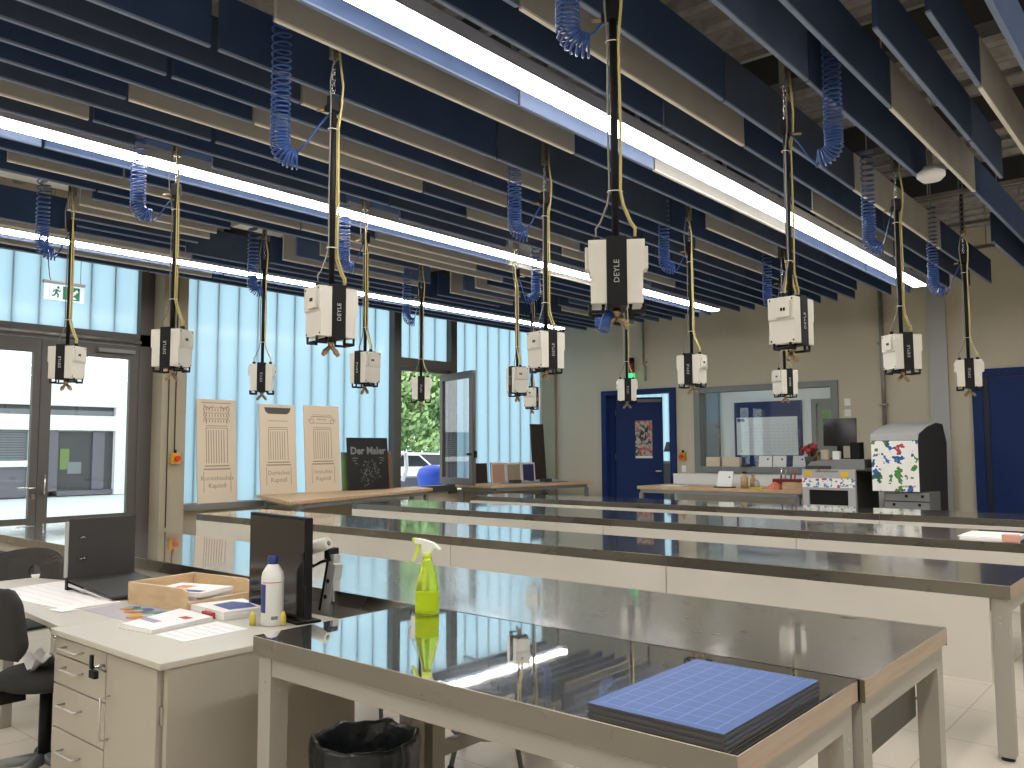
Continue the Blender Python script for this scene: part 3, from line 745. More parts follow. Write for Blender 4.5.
UNITS = [  # x, y, phi, column (0 = right), row, hose dx, dy, ztop, zbot
    (-1.932, 2.958, 2, 0, 0, -.16, -.11, 4.0, 3.30), (-3.649, 2.791, 30, 1, 0, -.16, -.23, 3.90, 3.12), (-1.906, 4.766, 62, 0, 1, .25, .09, 4.1, 3.24),
    (-3.845, 4.92, 40, 1, 1, -.18, -.14, 3.9, 3.17), (-5.76, 3.0, -35, 2, 0, -.11, -.23, 3.81, 3.24), (-1.884, 6.882, 34, 0, 2, -.19, -.06, 3.9, 3.11),
    (-3.78, 7.052, -25, 1, 2, -.21, -.11, 3.9, 3.25), (-7.331, 2.906, -38, 3, 0, -.08, -.20, 3.8, 3.19), (-7.422, 4.826, -6, 3, 1, -.05, -.10, 3.8, 3.16),
    (-5.76, 4.78, -52, 2, 1, -.12, -.15, 3.75, 3.16), (-1.934, 9.338, 3, 0, 3, -.27, -.07, 4.0, 3.13), (-7.416, 7.026, 2, 3, 2, -.13, -.12, 3.8, 3.10),
    (-5.726, 8.976, 8, 2, 3, -.28, -.19, 3.8, 3.05), (-5.76, 6.87, -66, 2, 2, .16, .13, 3.8, 3.16), (-7.537, 9.314, 68, 3, 3, .15, .12, 3.8, 3.2), (-3.749, 9.146, 40, 1, 3, -.15, -.06, 3.9, 3.15)]
COLW = ['rightmost column', 'second column from the right', 'third column from the right', 'window-side column']
ROWW = ['front bench row', 'second bench row', 'third bench row', 'farthest bench row']
proto = make_unit()
for i, (x, y, phi, c, rw, hx, hy, zt, zb) in enumerate(UNITS):
    rz = math.atan2(-y, -x)+PI/2+math.radians(phi)
    o = proto if i == 0 else dup(proto, (x, y, 2.12), rz)
    o.location = (x, y, 2.12 if i != 9 else 2.105); o.rotation_euler = (0, 0, rz)
    tag(o, f'white power box on black pole above the {ROWW[rw]}, {COLW[c]}', 'power box', 'hanging power boxes above the benches')
    d = Vector((hx, hy, 0)); d.normalize()
    hs = helix_hose(zt, zb, hx, hy, d.x*.03, 3.385).build('spiral_hose', None, (x, y, 0))
    if zt < 4.3: 
        bm = MB().m('grey_metal').cyl(hx, hy, zt-.02, ZS-.08, .005, 6).box(hx-.05, hx+.05, hy-.012, hy+.012, zt-.035, zt-.015); bm.build('hanger', hs)
    MB().m('brass').tube([(d.x*.03, d.y*.03, 3.385), (d.x*.09, d.y*.09, 3.38)], .009, 8).build('coupling', hs)
    tag(hs, f'blue coiled air hose over the {ROWW[rw]}, {COLW[c]}', 'air hose', 'blue coiled air hoses')
MB().m('hose_blue').tube([(-.03, 0, -.02), (-.045, -.01, -.05), (-.05, -.02, -.09)], .022, 10).build('blue_coupling', proto)['label'] = 'bright blue air coupling'

# ------------------------------------------------------------------ workbenches
def make_bench(L, D, steel_m, front_panel, side_panel=False):
    r = empty('workbench'); W2, g = .075, .015
    MB().m('birch').box(0, L, .003, D-.003, .79, .847).build('worktop', r)
    ss = MB().m(steel_m).box(-.001, L+.001, 0, D, .8475, .850)
    sh = ss.build('steel_sheet', r)
    MB().m('steel_lip').box(0, L, -.001, .002, .783, .8475).build('steel_lip', r)
    MB().m('steel_lip').box(0, L, D-.002, D+.001, .783, .8475).build('steel_lip', r)
    for x in (g, L-g-W2):
        for y in (g, D-g-W2):
            lg = MB().m('frame_paint').box(x, x+W2, y, y+W2, .02, .79)
            lg.m('light_grey')
            for z in (.66, .69): lg.tube([(x+W2/2, y+.001, z), (x+W2/2, y-.003, z)], .005, 6); lg.tube([(x+W2-.001, y+W2/2, z), (x+W2+.003, y+W2/2, z)], .005, 6)
            l = lg.build('leg', r)
            MB().m('black_rubber').cyl(x+W2/2, y+W2/2, 0, .02, .03, 10).build('foot', l)
    for y0, y1 in ((g+.005, g+.035), (D-g-.035, D-g-.005)): MB().m('frame_paint').box(g+W2, L-g-W2, y0, y1, .715, .79).build('long_rail', r)
    for x0 in (g, L-g-.035): MB().m('frame_paint').box(x0, x0+.035, g+W2, D-g-W2, .715, .79).build('cross_rail', r)
    MB().m('frame_paint').box(g+.015, g+.055, g+W2, D-g-W2, .19, .245).build('stretcher', r)
    if front_panel: MB().m('panel_white').box(.001 if L < 1.9 else .003, L-g-W2-.004, g-.020, g-.002, .375, .783).build('front_panel', r)
    if side_panel: MB().m('frame_paint').box(L-.35, L-.33, g+.05, D-g-W2, .28, .715).build('side_panel', r)
    return r
U = 1.912; XR = -.845
ROWN = ['', 'second', 'third', 'fourth', 'farthest']
PLACE = ['at the right end', 'second from the right', 'third from the right', 'at the window end']
b = make_bench(1.900, .795, 'steel_polished', False); b.location = (-2.765, 1.782, 0)
tag(b, 'mirror-bright steel topped workbench in front, carrying the blue mats', 'workbench', 'steel topped workbenches')
for rw, (y0, D, panel) in enumerate(((2.588, .94, False), (4.75, .84, True), (6.86, .98, True), (9.05, .84, True)), 1):
    pb = make_bench(U-.003, D, 'steel_worn', panel)
    right_sheet = [c for c in pb.children if c.name.startswith('steel_sheet')][0]
    if rw == 1: MB().m('panel_grey').box(U-.115, U-.095, .07, D-.10, .53, .79).build('side_panel', pb)
    for k in range(4):
        o = pb if k == 0 else dup(pb, (0, 0, 0))
        o.location = (XR-U*(k+1), y0, 0)
        if panel and k:
            for ch in list(o.children):
                if ch.name.startswith('front_panel'): ch.scale.x = (U-.006)/(U-.003-.015-.075-.004-.003); ch.location.x = .003-.003*ch.scale.x
        if rw == 1 and k:
            for ch in list(o.children):
                if ch.name.startswith('side_panel'): bpy.data.objects.remove(ch)
        tag(o, f'steel topped workbench {PLACE[k]} of the {ROWN[rw]} bench row', 'workbench', 'steel topped workbenches')
# worn specks on the second row's right bench are part of the sheet: dark dried drops
sp = MB().m('board_dark'); rs = random.Random(3)
for i in range(22):
    x, y = rs.uniform(.35, 1.75), rs.uniform(.25, .9); a, c = rs.uniform(.006, .02), rs.uniform(.002, .005)
    sp.prism([(x+a*math.cos(t*PI/4), y+c*math.sin(t*PI/4)) for t in range(8)], .850, .8506)
bb = [o for o in C.objects if o.get('label', '').startswith('steel topped workbench at the right end of the second')][0]
sp.build('dried_spots', bb)
for o in list(C.objects):
    if o.get('label', '').startswith('steel topped workbench') and 'right end' in o['label'] or o.get('label', '').startswith('steel topped workbench second from the right of the second'):
        for ch in o.children:
            if ch.name.startswith('steel_sheet'):
                ch.data = ch.data.copy(); ch.data.materials[0] = MATS['steel_scoured']

# ------------------------------------------------------------------ things on the front benches
mats = None
for i in range(10):
    e = None
    b = MB().m('mat_edge').box(-.187, .187, -.286, .286, 0, .0034)
    if i == 9:
        b.m('mat_blue').box(-.187, .187, -.286, .286, .0034, .0038); b.m('mat_line')
        for q in range(-3, 4): b.box(q*.052-.0013, q*.052+.0013, -.265, .265, .0038, .0040)
        for q in range(-5, 6): b.box(-.165, .165, q*.052-.0013, q*.052+.0013, .0038, .0040)
        b.text('10  20  30  40', .012, Matrix.Translation((.02, .272, .0039)), .0003)
    elif i == 0:
        b.m('mat_blue').box(-.185, .185, -.284, .284, .0034, .0037)
    o = b.build('cutting_mat') if (i in (0, 9)) else mats.copy()
    if i == 0: mats = o
    elif i != 9: C.objects.link(o)
    o.location = (-1.084+.002*math.sin(i*2.1), 2.074+.002*math.cos(i*1.7), .8502+i*.00382); o.rotation_euler = (0, 0, .002*math.sin(i*3.3))
    lab = 'blue gridded cutting mat, topmost of the stack on the front bench' if i == 9 else ('cutting mat at the very bottom of the stack' if i == 0 else f'black edged cutting mat, {ORD[i]} above the lowest in the stack')
    tag(o, lab, 'cutting mat', 'stack of blue cutting mats')
# spray bottle
sb = empty('spray_bottle', (-2.563, 2.468, .8505), math.radians(20))
body = MB().m('lime_plastic').lathe([(0, 0), (.044, 0), (.050, .006), (.050, .05), (.046, .062), (.050, .074), (.049, .10), (.040, .145), (.028, .19), (.020, .212), (.018, .232), (0, .232)], seg=28)
body.build('bottle', sb)
MB().m('lime_solid').lathe([(0, .01), (.041, .01), (.044, .02), (.044, .088), (0, .088)], seg=20).build('liquid', sb)
MB().m('lime_solid').cyl(0, 0, .232, .252, .021, 16).build('collar', sb)
hd = MB().m('nozzle_white').prism([(-.055, .288), (-.05, .308), (-.015, .305), (.03, .292), (.062, .268), (.058, .262), (.03, .272), (.02, .25), (-.02, .25), (-.022, .283)], -.012, .012, 'y')
hd.build('spray_head', sb, bevel=.003)
MB().m('lime_solid').prism([(-.045, .286), (-.032, .284), (-.038, .255), (-.052, .225), (-.066, .210), (-.070, .216), (-.058, .240), (-.05, .262)], -.008, .008, 'y').build('trigger', sb, bevel=.002)
MB().m('lime_solid').box(-.066, -.052, -.010, .010, .286, .310).build('nozzle', sb, bevel=.002)
tag(sb, 'yellow-green spray bottle standing on the front steel bench', 'spray bottle')
# papers on the third row, right end
tag(MB().m('paper').box(-.17, .17, -.27, .27, 0, .016).box(-.19, .14, -.25, .24, .016, .022).build('paper_pad', None, (-1.38, 7.2, .8505)), 'white pad of paper on the fourth bench row at far right', 'paper pad')
tag(MB().m('pink_foam').box(-.055, .055, -.035, .035, 0, .055, bevel=.012).build('sponge', None, (-1.215, 6.925, .8505)), 'pinkish sponge beside the white paper pad', 'sponge')
tag(MB().m('black_plastic').box(-.05, .05, -.05, .05, 0, .09, bevel=.006).build('tape_holder', None, (-1.11, 7.36, .8505)), 'black block beside the paper pad at the right edge', 'tape holder')

# ------------------------------------------------------------------ desk with cabinet
ds = empty('drawer_cabinet', (-4.06, 1.58, 0))
MB().m('desk_white').box(-.0, 1.0, 0, .95, .715, .74).build('desktop', ds, bevel=.003)
MB().m('cabinet_white').box(.002, .94, .04, .93, .06, .715).build('body', ds)
MB().m('cabinet_white').box(.955, .985, .04, .93, 0, .712).build('side_panel', ds)
MB().m('light_grey').box(.942, .956, .05, .80, 0, .712).m('chrome').box(.942, .962, .03, .05, .50, .57).build('edge_strip', ds)
MB().m('black_plastic').box(.02, .92, .08, .8, 0, .06).build('plinth', ds)
def bow(e, x0, x1, z, vertical=False):
    h = MB().m('satin_metal')
    if vertical: h.tube([(x0, .02, z), (x0, -.016, z), (x0, -.016, x1), (x0, .02, x1)], .005, 6)
    else: h.tube([(x0, .02, z), (x0, -.016, z), (x1, -.016, z), (x1, .02, z)], .005, 6)
    return h.build('handle', e)
for z0, z1, hz in ((.632, .703, .672), (.505, .626, .585), (.318, .499, .43), (.075, .312, .235)):
    dr = MB().m('cabinet_white').box(.006, .515, .02, .04, z0, z1).build('drawer', ds, bevel=.002)
    bow(dr, .13, .30, hz)
dr = MB().m('cabinet_white').box(.521, .94, .02, .04, .075, .703).build('door', ds, bevel=.002)
bow(dr, .555, .54, .37, True)
k_ = MB().m('chrome').cyl(.50, 0, .645, .66, .01, 8).tube([(.50, .02, .652), (.50, -.02, .652)], .006, 8)
k_.m('black_plastic').box(.475, .495, -.03, -.02, .645, .70).box(.495, .545, -.04, -.022, .615, .645).build('key', ds)
tag(ds, 'white desk cabinet with four drawers and a door, corner towards us', 'cabinet')
dl = empty('desk', (-5.75, 1.62, 0))
MB().m('desk_white').prism([(0, .12), (1.685, .0), (1.685, .82), (.9, .80), (.35, .62), (0, .5)], .715, .74).build('desktop', dl, bevel=.003)
for x, y in ((1.62, .03), (1.62, .74), (.45, .18), (.45, .52)): MB().m('frame_paint').box(x, x+.055, y, y+.055, 0, .715).build('leg', dl)
MB().m('frame_paint').box(.9, 1.62, .70, .72, .62, .715).build('rail', dl)
tag(dl, 'white desk with grey legs left of the drawer cabinet', 'desk')
ZD = .7405
def sheet(name, pts, z, h, m, label, cat, extra=None, rz=0):
    cx = sum(p[0] for p in pts)/len(pts); cy = sum(p[1] for p in pts)/len(pts)
    b = MB().m(m).prism([(x-cx, y-cy) for x, y in pts], 0, h)
    if extra: extra(b, h)
    return tag(b.build(name, None, (cx, cy, z)), label, cat)
# big plan sheets
def lines(b, h):
    b.m('faint_print')
    for i in range(5): b.box(-.45, .35, -.13+i*.06, -.128+i*.06, h, h+.0004)
sheet('plan_sheet', [(-5.35, 1.72), (-4.44, 1.80), (-4.46, 2.08), (-5.45, 2.22)], ZD, .0025, 'paper', 'large white plan sheet on the desk by the black chair', 'paper sheet', lines)
sheet('loose_sheet', [(-4.52, 1.74), (-4.40, 1.76), (-4.38, 1.84), (-4.50, 1.83)], ZD+.0027, .001, 'white', 'small bright white sheet at the plan sheet\'s corner', 'paper sheet')
# colour wheel sheet
cw = empty('colour_chart', (-4.02, 1.965, ZD))
MB().m('paper_print').prism([(-.36, -.11), (.17, -.10), (.13, .19), (-.40, .12)], 0, .0012).build('sheet', cw)
for cx, cy, rr in ((.04, .03, .105), (-.12, .055, .07), (-.22, .06, .05), (.06, .155, .045)):
    o = MB().m('hue_ring').prism([(rr*math.cos(a*PI/18), rr*math.sin(a*PI/18)) for a in range(36)], 0, .0006)
    o.m('paper_print').prism([(rr*.3*math.cos(a*PI/8), rr*.3*math.sin(a*PI/8)) for a in range(16)], .0006, .0009)
    o.build('colour_wheel', cw, (cx, cy, .0012))
tag(cw, 'printed chart of colour wheels lying on the desk before the tray', 'chart')
# brochures
def br1(b, h):
    b.m('red_ink').box(.0, .07, .05, .09, h, h+.0005); b.m('purple_ink').box(-.12, .03, -.08, -.04, h, h+.0005)
for i in range(3):
    q = [(-3.82+i*.004, 1.775+i*.004), (-3.575, 1.80+i*.003), (-3.63-i*.003, 2.125), (-3.95, 2.14-i*.003)]
    sheet('brochure', q, ZD+i*.0065, .006, 'paper', ('white brochure at the bottom of the pile by the desk corner', 'white brochure in the middle of the pile by the desk corner', 'white brochure with small red mark, on top of its pile')[i], 'brochure', br1 if i == 2 else None)['group'] = 'brochure pile at the desk corner'
def ln2(b, h):
    b.m('faint_print')
    for i in range(6): b.box(-.10, .10, -.12+i*.045, -.117+i*.045, h, h+.0004)
sheet('letter_sheet', [(-3.56, 1.81), (-3.33, 1.82), (-3.35, 2.13), (-3.60, 2.13)], ZD, .001, 'white', 'single printed white sheet right of the white brochures', 'paper sheet', ln2)
def bk(b, h):
    b.m('blue_ink').prism([(-.08, -.05), (.10, -.07), (.13, .06), (.02, .09), (-.09, .06)], h, h+.0006)
bq = [(-3.92, 2.17), (-3.60, 2.16), (-3.57, 2.37), (-3.86, 2.42)]
sheet('booklet', bq, ZD, .02, 'paper', 'thick white booklet under the blue-printed one beside the tray', 'booklet', None)
sheet('booklet', [(x-.005, y+.004) for x, y in bq], ZD+.0202, .016, 'paper', 'white booklet with blue picture on top, beside the wooden tray', 'booklet', bk)
sheet('marker_roll', [(-3.76, 2.14), (-3.67, 2.135), (-3.67, 2.158), (-3.76, 2.163)], ZD, .028, 'red_ink', 'dark red eraser lying at the edge of the booklets', 'eraser')
# wooden tray
tr = empty('wooden_tray', (-4.18, 2.31, ZD), math.radians(8))
t_ = MB().m('tray_wood').box(-.235, .235, -.20, .20, 0, .012)
t_.box(-.235, -.22, -.20, .20, .012, .112); t_.prism([(-.22, .012), (.235, .012), (.235, .10), (.20, .112), (-.22, .112)], -.20, -.185, 'y'); t_.prism([(-.22, .012), (.235, .012), (.235, .10), (.20, .112), (-.22, .112)], .185, .20, 'y')
t_.box(.22, .235, -.185, .185, .012, .045).build('tray_body', tr, bevel=.002)
tag(tr, 'open pale wooden tray with papers on the desk', 'tray')
def cov(b, h):
    b.m('orange_ink').box(-.10, -.01, -.02, .06, h, h+.0005); b.m('blue_ink').box(-.02, .14, -.10, -.05, h, h+.0005)
for i, (dx, dy, lab) in enumerate(((.02, .0, 'white magazine at the bottom of the wooden tray'), (.0, .01, 'white magazine second from bottom in the wooden tray'), (.03, -.01, 'magazine with orange and blue cover on top in the tray'))):
    b = MB().m('paper').box(-.17, .17, -.12, .12, 0, .022)
    if i == 2: cov(b, .022)
    o = b.build('magazine', None, (-4.165+dx, 2.30+dy, ZD+.0125+i*.0225)); o.rotation_euler = (0, 0, .14+.1*i); tag(o, lab, 'magazine', 'magazines in the wooden tray')
# ring binder standing open
rb = empty('ring_binder', (-5.05, 2.05, ZD))
MB().m('dark_panel').box(-.012, .0, 0, .38, .062, .40).build('upright_cover', rb)
MB().m('dark_panel').prism([(0, .055), (.55, .012), (.55, .024), (0, .067)], 0, .38, 'y').build('flat_cover', rb)
MB().m('black_plastic').box(-.03, .0, -.004, .38, 0, .062).build('spine', rb)
MB().m('light_grey').box(-.03, -.0125, -.012, .03, .075, .385).m('light_grey').box(-.012, .003, -.02, -.004, .075, .385).build('label_strip', rb)
MB().m('chrome').prism([(.02, .025), (.55, .004), (.55, .012), (.02, .045)], -.006, .0, 'y').build('edge_rail', rb)
MB().m('chrome').tube([(.0, .05, .29), (.02, .075, .295), (.0, .10, .295)], .004, 6).tube([(.0, .05, .17), (.02, .075, .175), (.0, .10, .175)], .004, 6).build('lever_ring', rb)
tag(rb, 'black ring binder standing open on the desk', 'binder')
# monitor
mA, mB_ = Vector((-3.75, 2.385, 0)), Vector((-3.20, 2.325, 0)); md_ = mB_-mA
mo = empty('monitor', (mA.x, mA.y, ZD), math.atan2(md_.y, md_.x)); Lm = md_.length
MB().m('black_plastic').box(0, Lm, .0, .035, .025, .48).build('casing', mo, bevel=.004)
MB().m('screen_black').box(.012, Lm-.012, -.002, .001, .04, .468).build('screen', mo)
MB().m('black_plastic').prism([(Lm*.45, -.02), (Lm*.93, -.02), (Lm*.95, .10), (Lm*.45, .10)], 0, .012).box(Lm*.5, Lm*.7, .035, .07, .01, .2).build('stand_foot', mo, bevel=.003)
tag(mo, 'black flat monitor standing on the desk behind the white bottle', 'monitor')
ar = empty('articulated_stand', (-3.40, 2.60, 0))
MB().m('light_grey').box(-.05, .05, -.04, .04, 0, .02).box(-.025, .025, -.02, .02, .02, .74).build('column', ar)
M1 = Matrix.Translation((0, 0, .74)) @ Matrix.Rotation(math.radians(14), 4, 'Y')
MB().m('light_grey').box(-.03, .03, -.025, .025, 0, .25, M=M1).m('black_plastic').box(-.036, -.022, -.03, .03, 0, .25, M=M1).tube([M1 @ Vector((.0, -.027, .08)), M1 @ Vector((.0, -.033, .08))], .012, 8).tube([M1 @ Vector((.0, -.027, .16)), M1 @ Vector((.0, -.033, .16))], .012, 8).build('lower_arm', ar, bevel=.004)
MB().m('unit_white').tube([(-.13, -.08, 1.03), (.03, -.02, 1.075)], .032, 14).m('grey_metal').tube([(.028, -.022, 1.074), (.036, -.019, 1.077)], .012, 8).build('upper_arm', ar)
MB().m('black_plastic').tube([(-.10, -.06, 1.0), (-.05, -.05, .96), (.0, -.04, .985), (.05, -.02, 1.0)], .008, 6).box(.01, .045, -.03, .03, 1.0, 1.05).build('joint', ar)
MB().m('light_grey').box(.02, .07, -.02, .02, .80, 1.02).build('mount_plate', ar)
tag(ar, 'grey articulated monitor arm behind the black monitor', 'monitor arm')
# white bottle
bt = empty('cleaning_bottle', (-3.345, 2.25, ZD))
MB().m('bottle_white').lathe([(0, 0), (.046, 0), (.050, .006), (.050, .215), (.046, .235), (.030, .262), (.022, .272), (.020, .280), (0, .280)], seg=28).build('bottle_body', bt)
MB().m('label_blue').lathe([(.022, .272), (.0235, .275), (.0235, .305), (.020, .309), (0, .309)], seg=20).build('blue_cap', bt)
lb = MB().m('label_blue')
a0 = math.atan2(-2.26, 3.37)-.0
def arc(b, r, a, bb, z0, z1, n=8):
    P = [(r*math.cos(a+(bb-a)*i/n), r*math.sin(a+(bb-a)*i/n)) for i in range(n+1)]; Q = [((r-.0015)*math.cos(a+(bb-a)*i/n), (r-.0015)*math.sin(a+(bb-a)*i/n)) for i in range(n+1)]
    for i in range(n): b.prism([P[i], P[i+1], Q[i+1], Q[i]], z0, z1)
arc(lb, .0512, a0-1.35, a0-.65, .06, .185); lb.m('red_ink'); arc(lb, .0512, a0-1.0, a0+.9, .192, .195); lb.m('chalk_grey'); arc(lb, .0512, a0-.1, a0+.5, .03, .045); lb.build('label', bt)
tag(bt, 'white plastic bottle with blue cap in front of the monitor', 'bottle')
for dx, lab in ((-.075, 'left'), (.062, 'right')):
    tag(MB().m('pale_yellow').lathe([(0, 0), (.014, 0), (.014, .045), (.006, .06), (0, .062)], seg=14).build('glue_tube', None, (-3.345+dx*.76, 2.235+dx*.65, ZD)), f'small yellow glue tube {lab} of the white bottle', 'glue tube', 'yellow tubes by the white bottle')

# office chair pushed to the desk
oc = empty('office_chair', (-4.335, 1.60, 0))
def backf(u, v):
    z = .605+.31*v; e = abs(2*v-1); hw = .245*(1-.55*max(0, e-.55)**1.6/.45**1.6*.5)
    return Vector(((2*u-1)*hw, -.10-.05*(1-(2*u-1)**2)-.05*v, z))
MB().m('dark_fabric').grid(backf, 12, 14).build('backrest', oc, solid=.04)
MB().m('dark_fabric').lathe([(0, .0), (.20, .0), (.24, .02), (.24, .05), (.21, .07), (0, .075)], 0, .10, .43, seg=28).build('seat', oc)
MB().m('black_plastic').box(-.03, .03, -.16, -.02, .38, .43).tube([(0, -.14, .40), (0, -.165, .45), (0, -.165, .62)], .02, 8).build('back_bar', oc)
MB().m('black_plastic').cyl(0, .08, .08, .43, .028, 12).build('gas_column', oc)
for k in range(5):
    a = k*2*PI/5+.3; l = MB().m('grey_metal').tube([(0, .08, .09), (.28*math.cos(a), .08+.28*math.sin(a), .065)], [.03, .018], 8).build('base_leg', oc)
    MB().m('black_rubber').tube([(.28*math.cos(a)-.02, .08+.28*math.sin(a), .03), (.28*math.cos(a)+.02, .08+.28*math.sin(a), .03)], .03, 12).build('castor', l)
tag(oc, 'black upholstered swivel chair at the left edge, pushed to the desk', 'office chair')
tag(MB().m('white').grid(lambda u, v: Vector((-.11+.22*u, -.06+.12*v, .03+.028*math.sin(7*u+3*v)+.02*math.sin(9*v-4*u))), 10, 8).build('crumpled_paper', None, (-4.37, 1.66, .507)), 'crumpled white paper lying on the black swivel chair seat', 'paper')
# chair with gripping hole behind the desk
sc = empty('shell_chair', (-5.86, 2.13, 0), math.radians(12))
def shell():
    b = MB().m('dark_panel'); n = 26
    def P(u, v, o):
        x = (u-.5)*.86; y = .10-.22*(2*u-1)**2*.6+o; top = .925-.07*(2*u-1)**2-.02; return (x, y, .60+(top-.60)*v)
    hole_u, hole_v, hr = .41, .47, .055
    # outer outline bridged to a round opening
    ring_o, ring_i = [], []
    N = 40
    for k in range(N):
        a = 2*PI*k/N; c, s = math.cos(a), math.sin(a)
        hw = .43; t = 1/max(abs(c)/.5, abs(s)/.5)
        u, v = .5+c*t, .5+s*t; ring_o.append((u, v))
        ring_i.append((hole_u+hr/.86*c, hole_v+hr/.30*s))
    for o in (0, .018):
        vo = [b.bm.verts.new(P(u, v, o)) for u, v in ring_o]
        vm = [b.bm.verts.new(P(.5*(u+ui), .5*(v+vi), o)) for (u, v), (ui, vi) in zip(ring_o, ring_i)]
        vi_ = [b.bm.verts.new(P(u, v, o)) for u, v in ring_i]
        for k in range(N):
            j = (k+1) % N; b._f([vo[k], vo[j], vm[j], vm[k]]); b._f([vm[k], vm[j], vi_[j], vi_[k]])
        if o == 0: A, Bq = vo, vi_
        else:
            for k in range(N):
                j = (k+1) % N; b._f([A[k], A[j], vo[j], vo[k]]); b._f([Bq[k], Bq[j], vi_[j], vi_[k]])
    return b
shell().build('backrest', sc)
MB().m('dark_panel').box(-.24, .24, -.38, .06, .44, .46, bevel=.008).build('seat', sc)
for x in (-.18, .18):
    MB().m('chrome').tube([(x*1.0, .06, .64), (x, .09, .50), (x, .05, .43), (x, -.32, .43), (x*1.1, -.36, 0)], .011, 8).build('leg', sc)
    MB().m('chrome').tube([(x, .05, .43), (x*1.15, .22, 0)], .011, 8).build('leg', sc)
tag(sc, 'dark shell chair with round grip hole in its back, behind the desk', 'chair')

# waste bin with liner
wb = empty('waste_bin', (-2.59, 2.17, 0))
MB().m('black_plastic').lathe([(0, 0), (.14, 0), (.185, .36), (.19, .38), (.18, .38), (.13, .02), (0, .02)], seg=28).build('bin_body', wb)
def liner(u, v):
    a = 2*PI*u; wob = .012*math.sin(7*a)+.008*math.sin(13*a+1)
    prof = [(.05, .10), (.14, .20), (.172, .36), (.185, .405), (.200, .405), (.205, .36), (.198, .27), (.196, .20)]
    f = v*(len(prof)-1); i = min(int(f), len(prof)-2); t = f-i
    r = prof[i][0]*(1-t)+prof[i+1][0]*t; z = prof[i][1]*(1-t)+prof[i+1][1]*t
    return Vector(((r+wob*v)*math.cos(a), (r+wob*v)*math.sin(a), z+.025+.4*wob))
MB().m('bag_black').grid(liner, 56, 18).build('bin_liner', wb, solid=.002)
tag(wb, 'waste bin with black plastic liner under the front bench', 'waste bin')
# stools between the rows
def make_stool():
    r = empty('stool')
    MB().m('black_plastic').lathe([(0, 0), (.16, 0), (.175, .012), (.175, .03), (.15, .038), (0, .035)], 0, 0, .46, seg=24).build('seat', r)
    for k in range(4):
        a = PI/4+k*PI/2; c, s = math.cos(a), math.sin(a)
        l = MB().m('grey_metal').tube([(.10*c, .10*s, .46), (.24*c, .24*s, .02)], .012, 8).build('leg', r)
        MB().m('black_rubber').tube([(.238*c, .238*s, .03), (.245*c, .245*s, 0)], .016, 8).build('rubber_foot', l)
    MB().m('grey_metal').tube([(.19*math.cos(a*PI/10), .19*math.sin(a*PI/10), .16) for a in range(21)], .008, 6).build('foot_ring', r)
    return r
s0 = make_stool()
for i, (x, y, rz, lab) in enumerate(((-1.50, 5.16, .3, 'grey legged stool under the right end of the third bench row'), (-3.85, 3.3, .2, 'grey legged stool seen under the front bench beside the waste bin'), (-2.85, 3.18, .6, 'grey legged stool seen under the middle of the front bench'))):
    o = s0 if i == 0 else dup(s0, (x, y, 0), rz)
    o.location = (x, y, 0); o.rotation_euler = (0, 0, rz); tag(o, lab, 'stool', 'stools among the benches')

# ------------------------------------------------------------------ tables along the glass wall and back wall
def plank_table(name, quad, ztop, thick, mt, label, inset=.12, legs=True):
    cx = sum(p[0] for p in quad)/4; cy = sum(p[1] for p in quad)/4
    r = empty(name, (cx, cy, 0)); P = [(x-cx, y-cy) for x, y in quad]
    MB().m(mt).prism(P, ztop-thick, ztop).build('tabletop', r, bevel=.008)
    Q = [(x*(1-inset), y*(1-inset)) for x, y in P]
    for (ax, ay), (bx, by) in zip(Q, Q[1:]+Q[:1]):
        d = Vector((bx-ax, by-ay)).normalized()*.02; n = Vector((-d.y, d.x))
        MB().m('grey_metal').prism([(ax+n.x, ay+n.y), (bx+n.x, by+n.y), (bx-n.x, by-n.y), (ax-n.x, ay-n.y)], ztop-thick-.06, ztop-thick).build('rail', r)
    for x, y in Q: MB().m('grey_metal').box(x-.03, x+.03, y-.03, y+.03, 0, ztop-thick-.06).build('leg', r)
    return tag(r, label, 'table')
plank_table('wooden_table', [(-9.06, 6.327), (-10.217, 9.965), (-10.80, 10.15), (-10.86, 7.0)], .88, .05, 'beech_top', 'long wooden topped table along the glass wall, boards standing on it', .10)
plank_table('wooden_table', [(-10.0, 11.2), (-9.586, 13.742), (-9.75, 13.95), (-10.90, 13.95), (-10.90, 11.2)][0:2]+[(-10.9, 13.95), (-10.9, 11.2)], .88, .05, 'beech_top', 'wooden topped table in the corner below the glass wall', .10)
plank_table('wooden_table', [(-7.864, 12.60), (-4.95, 12.60), (-4.95, 13.72), (-7.864, 13.72)], .88, .055, 'beech_top', 'wooden topped table below the inner window', .05)
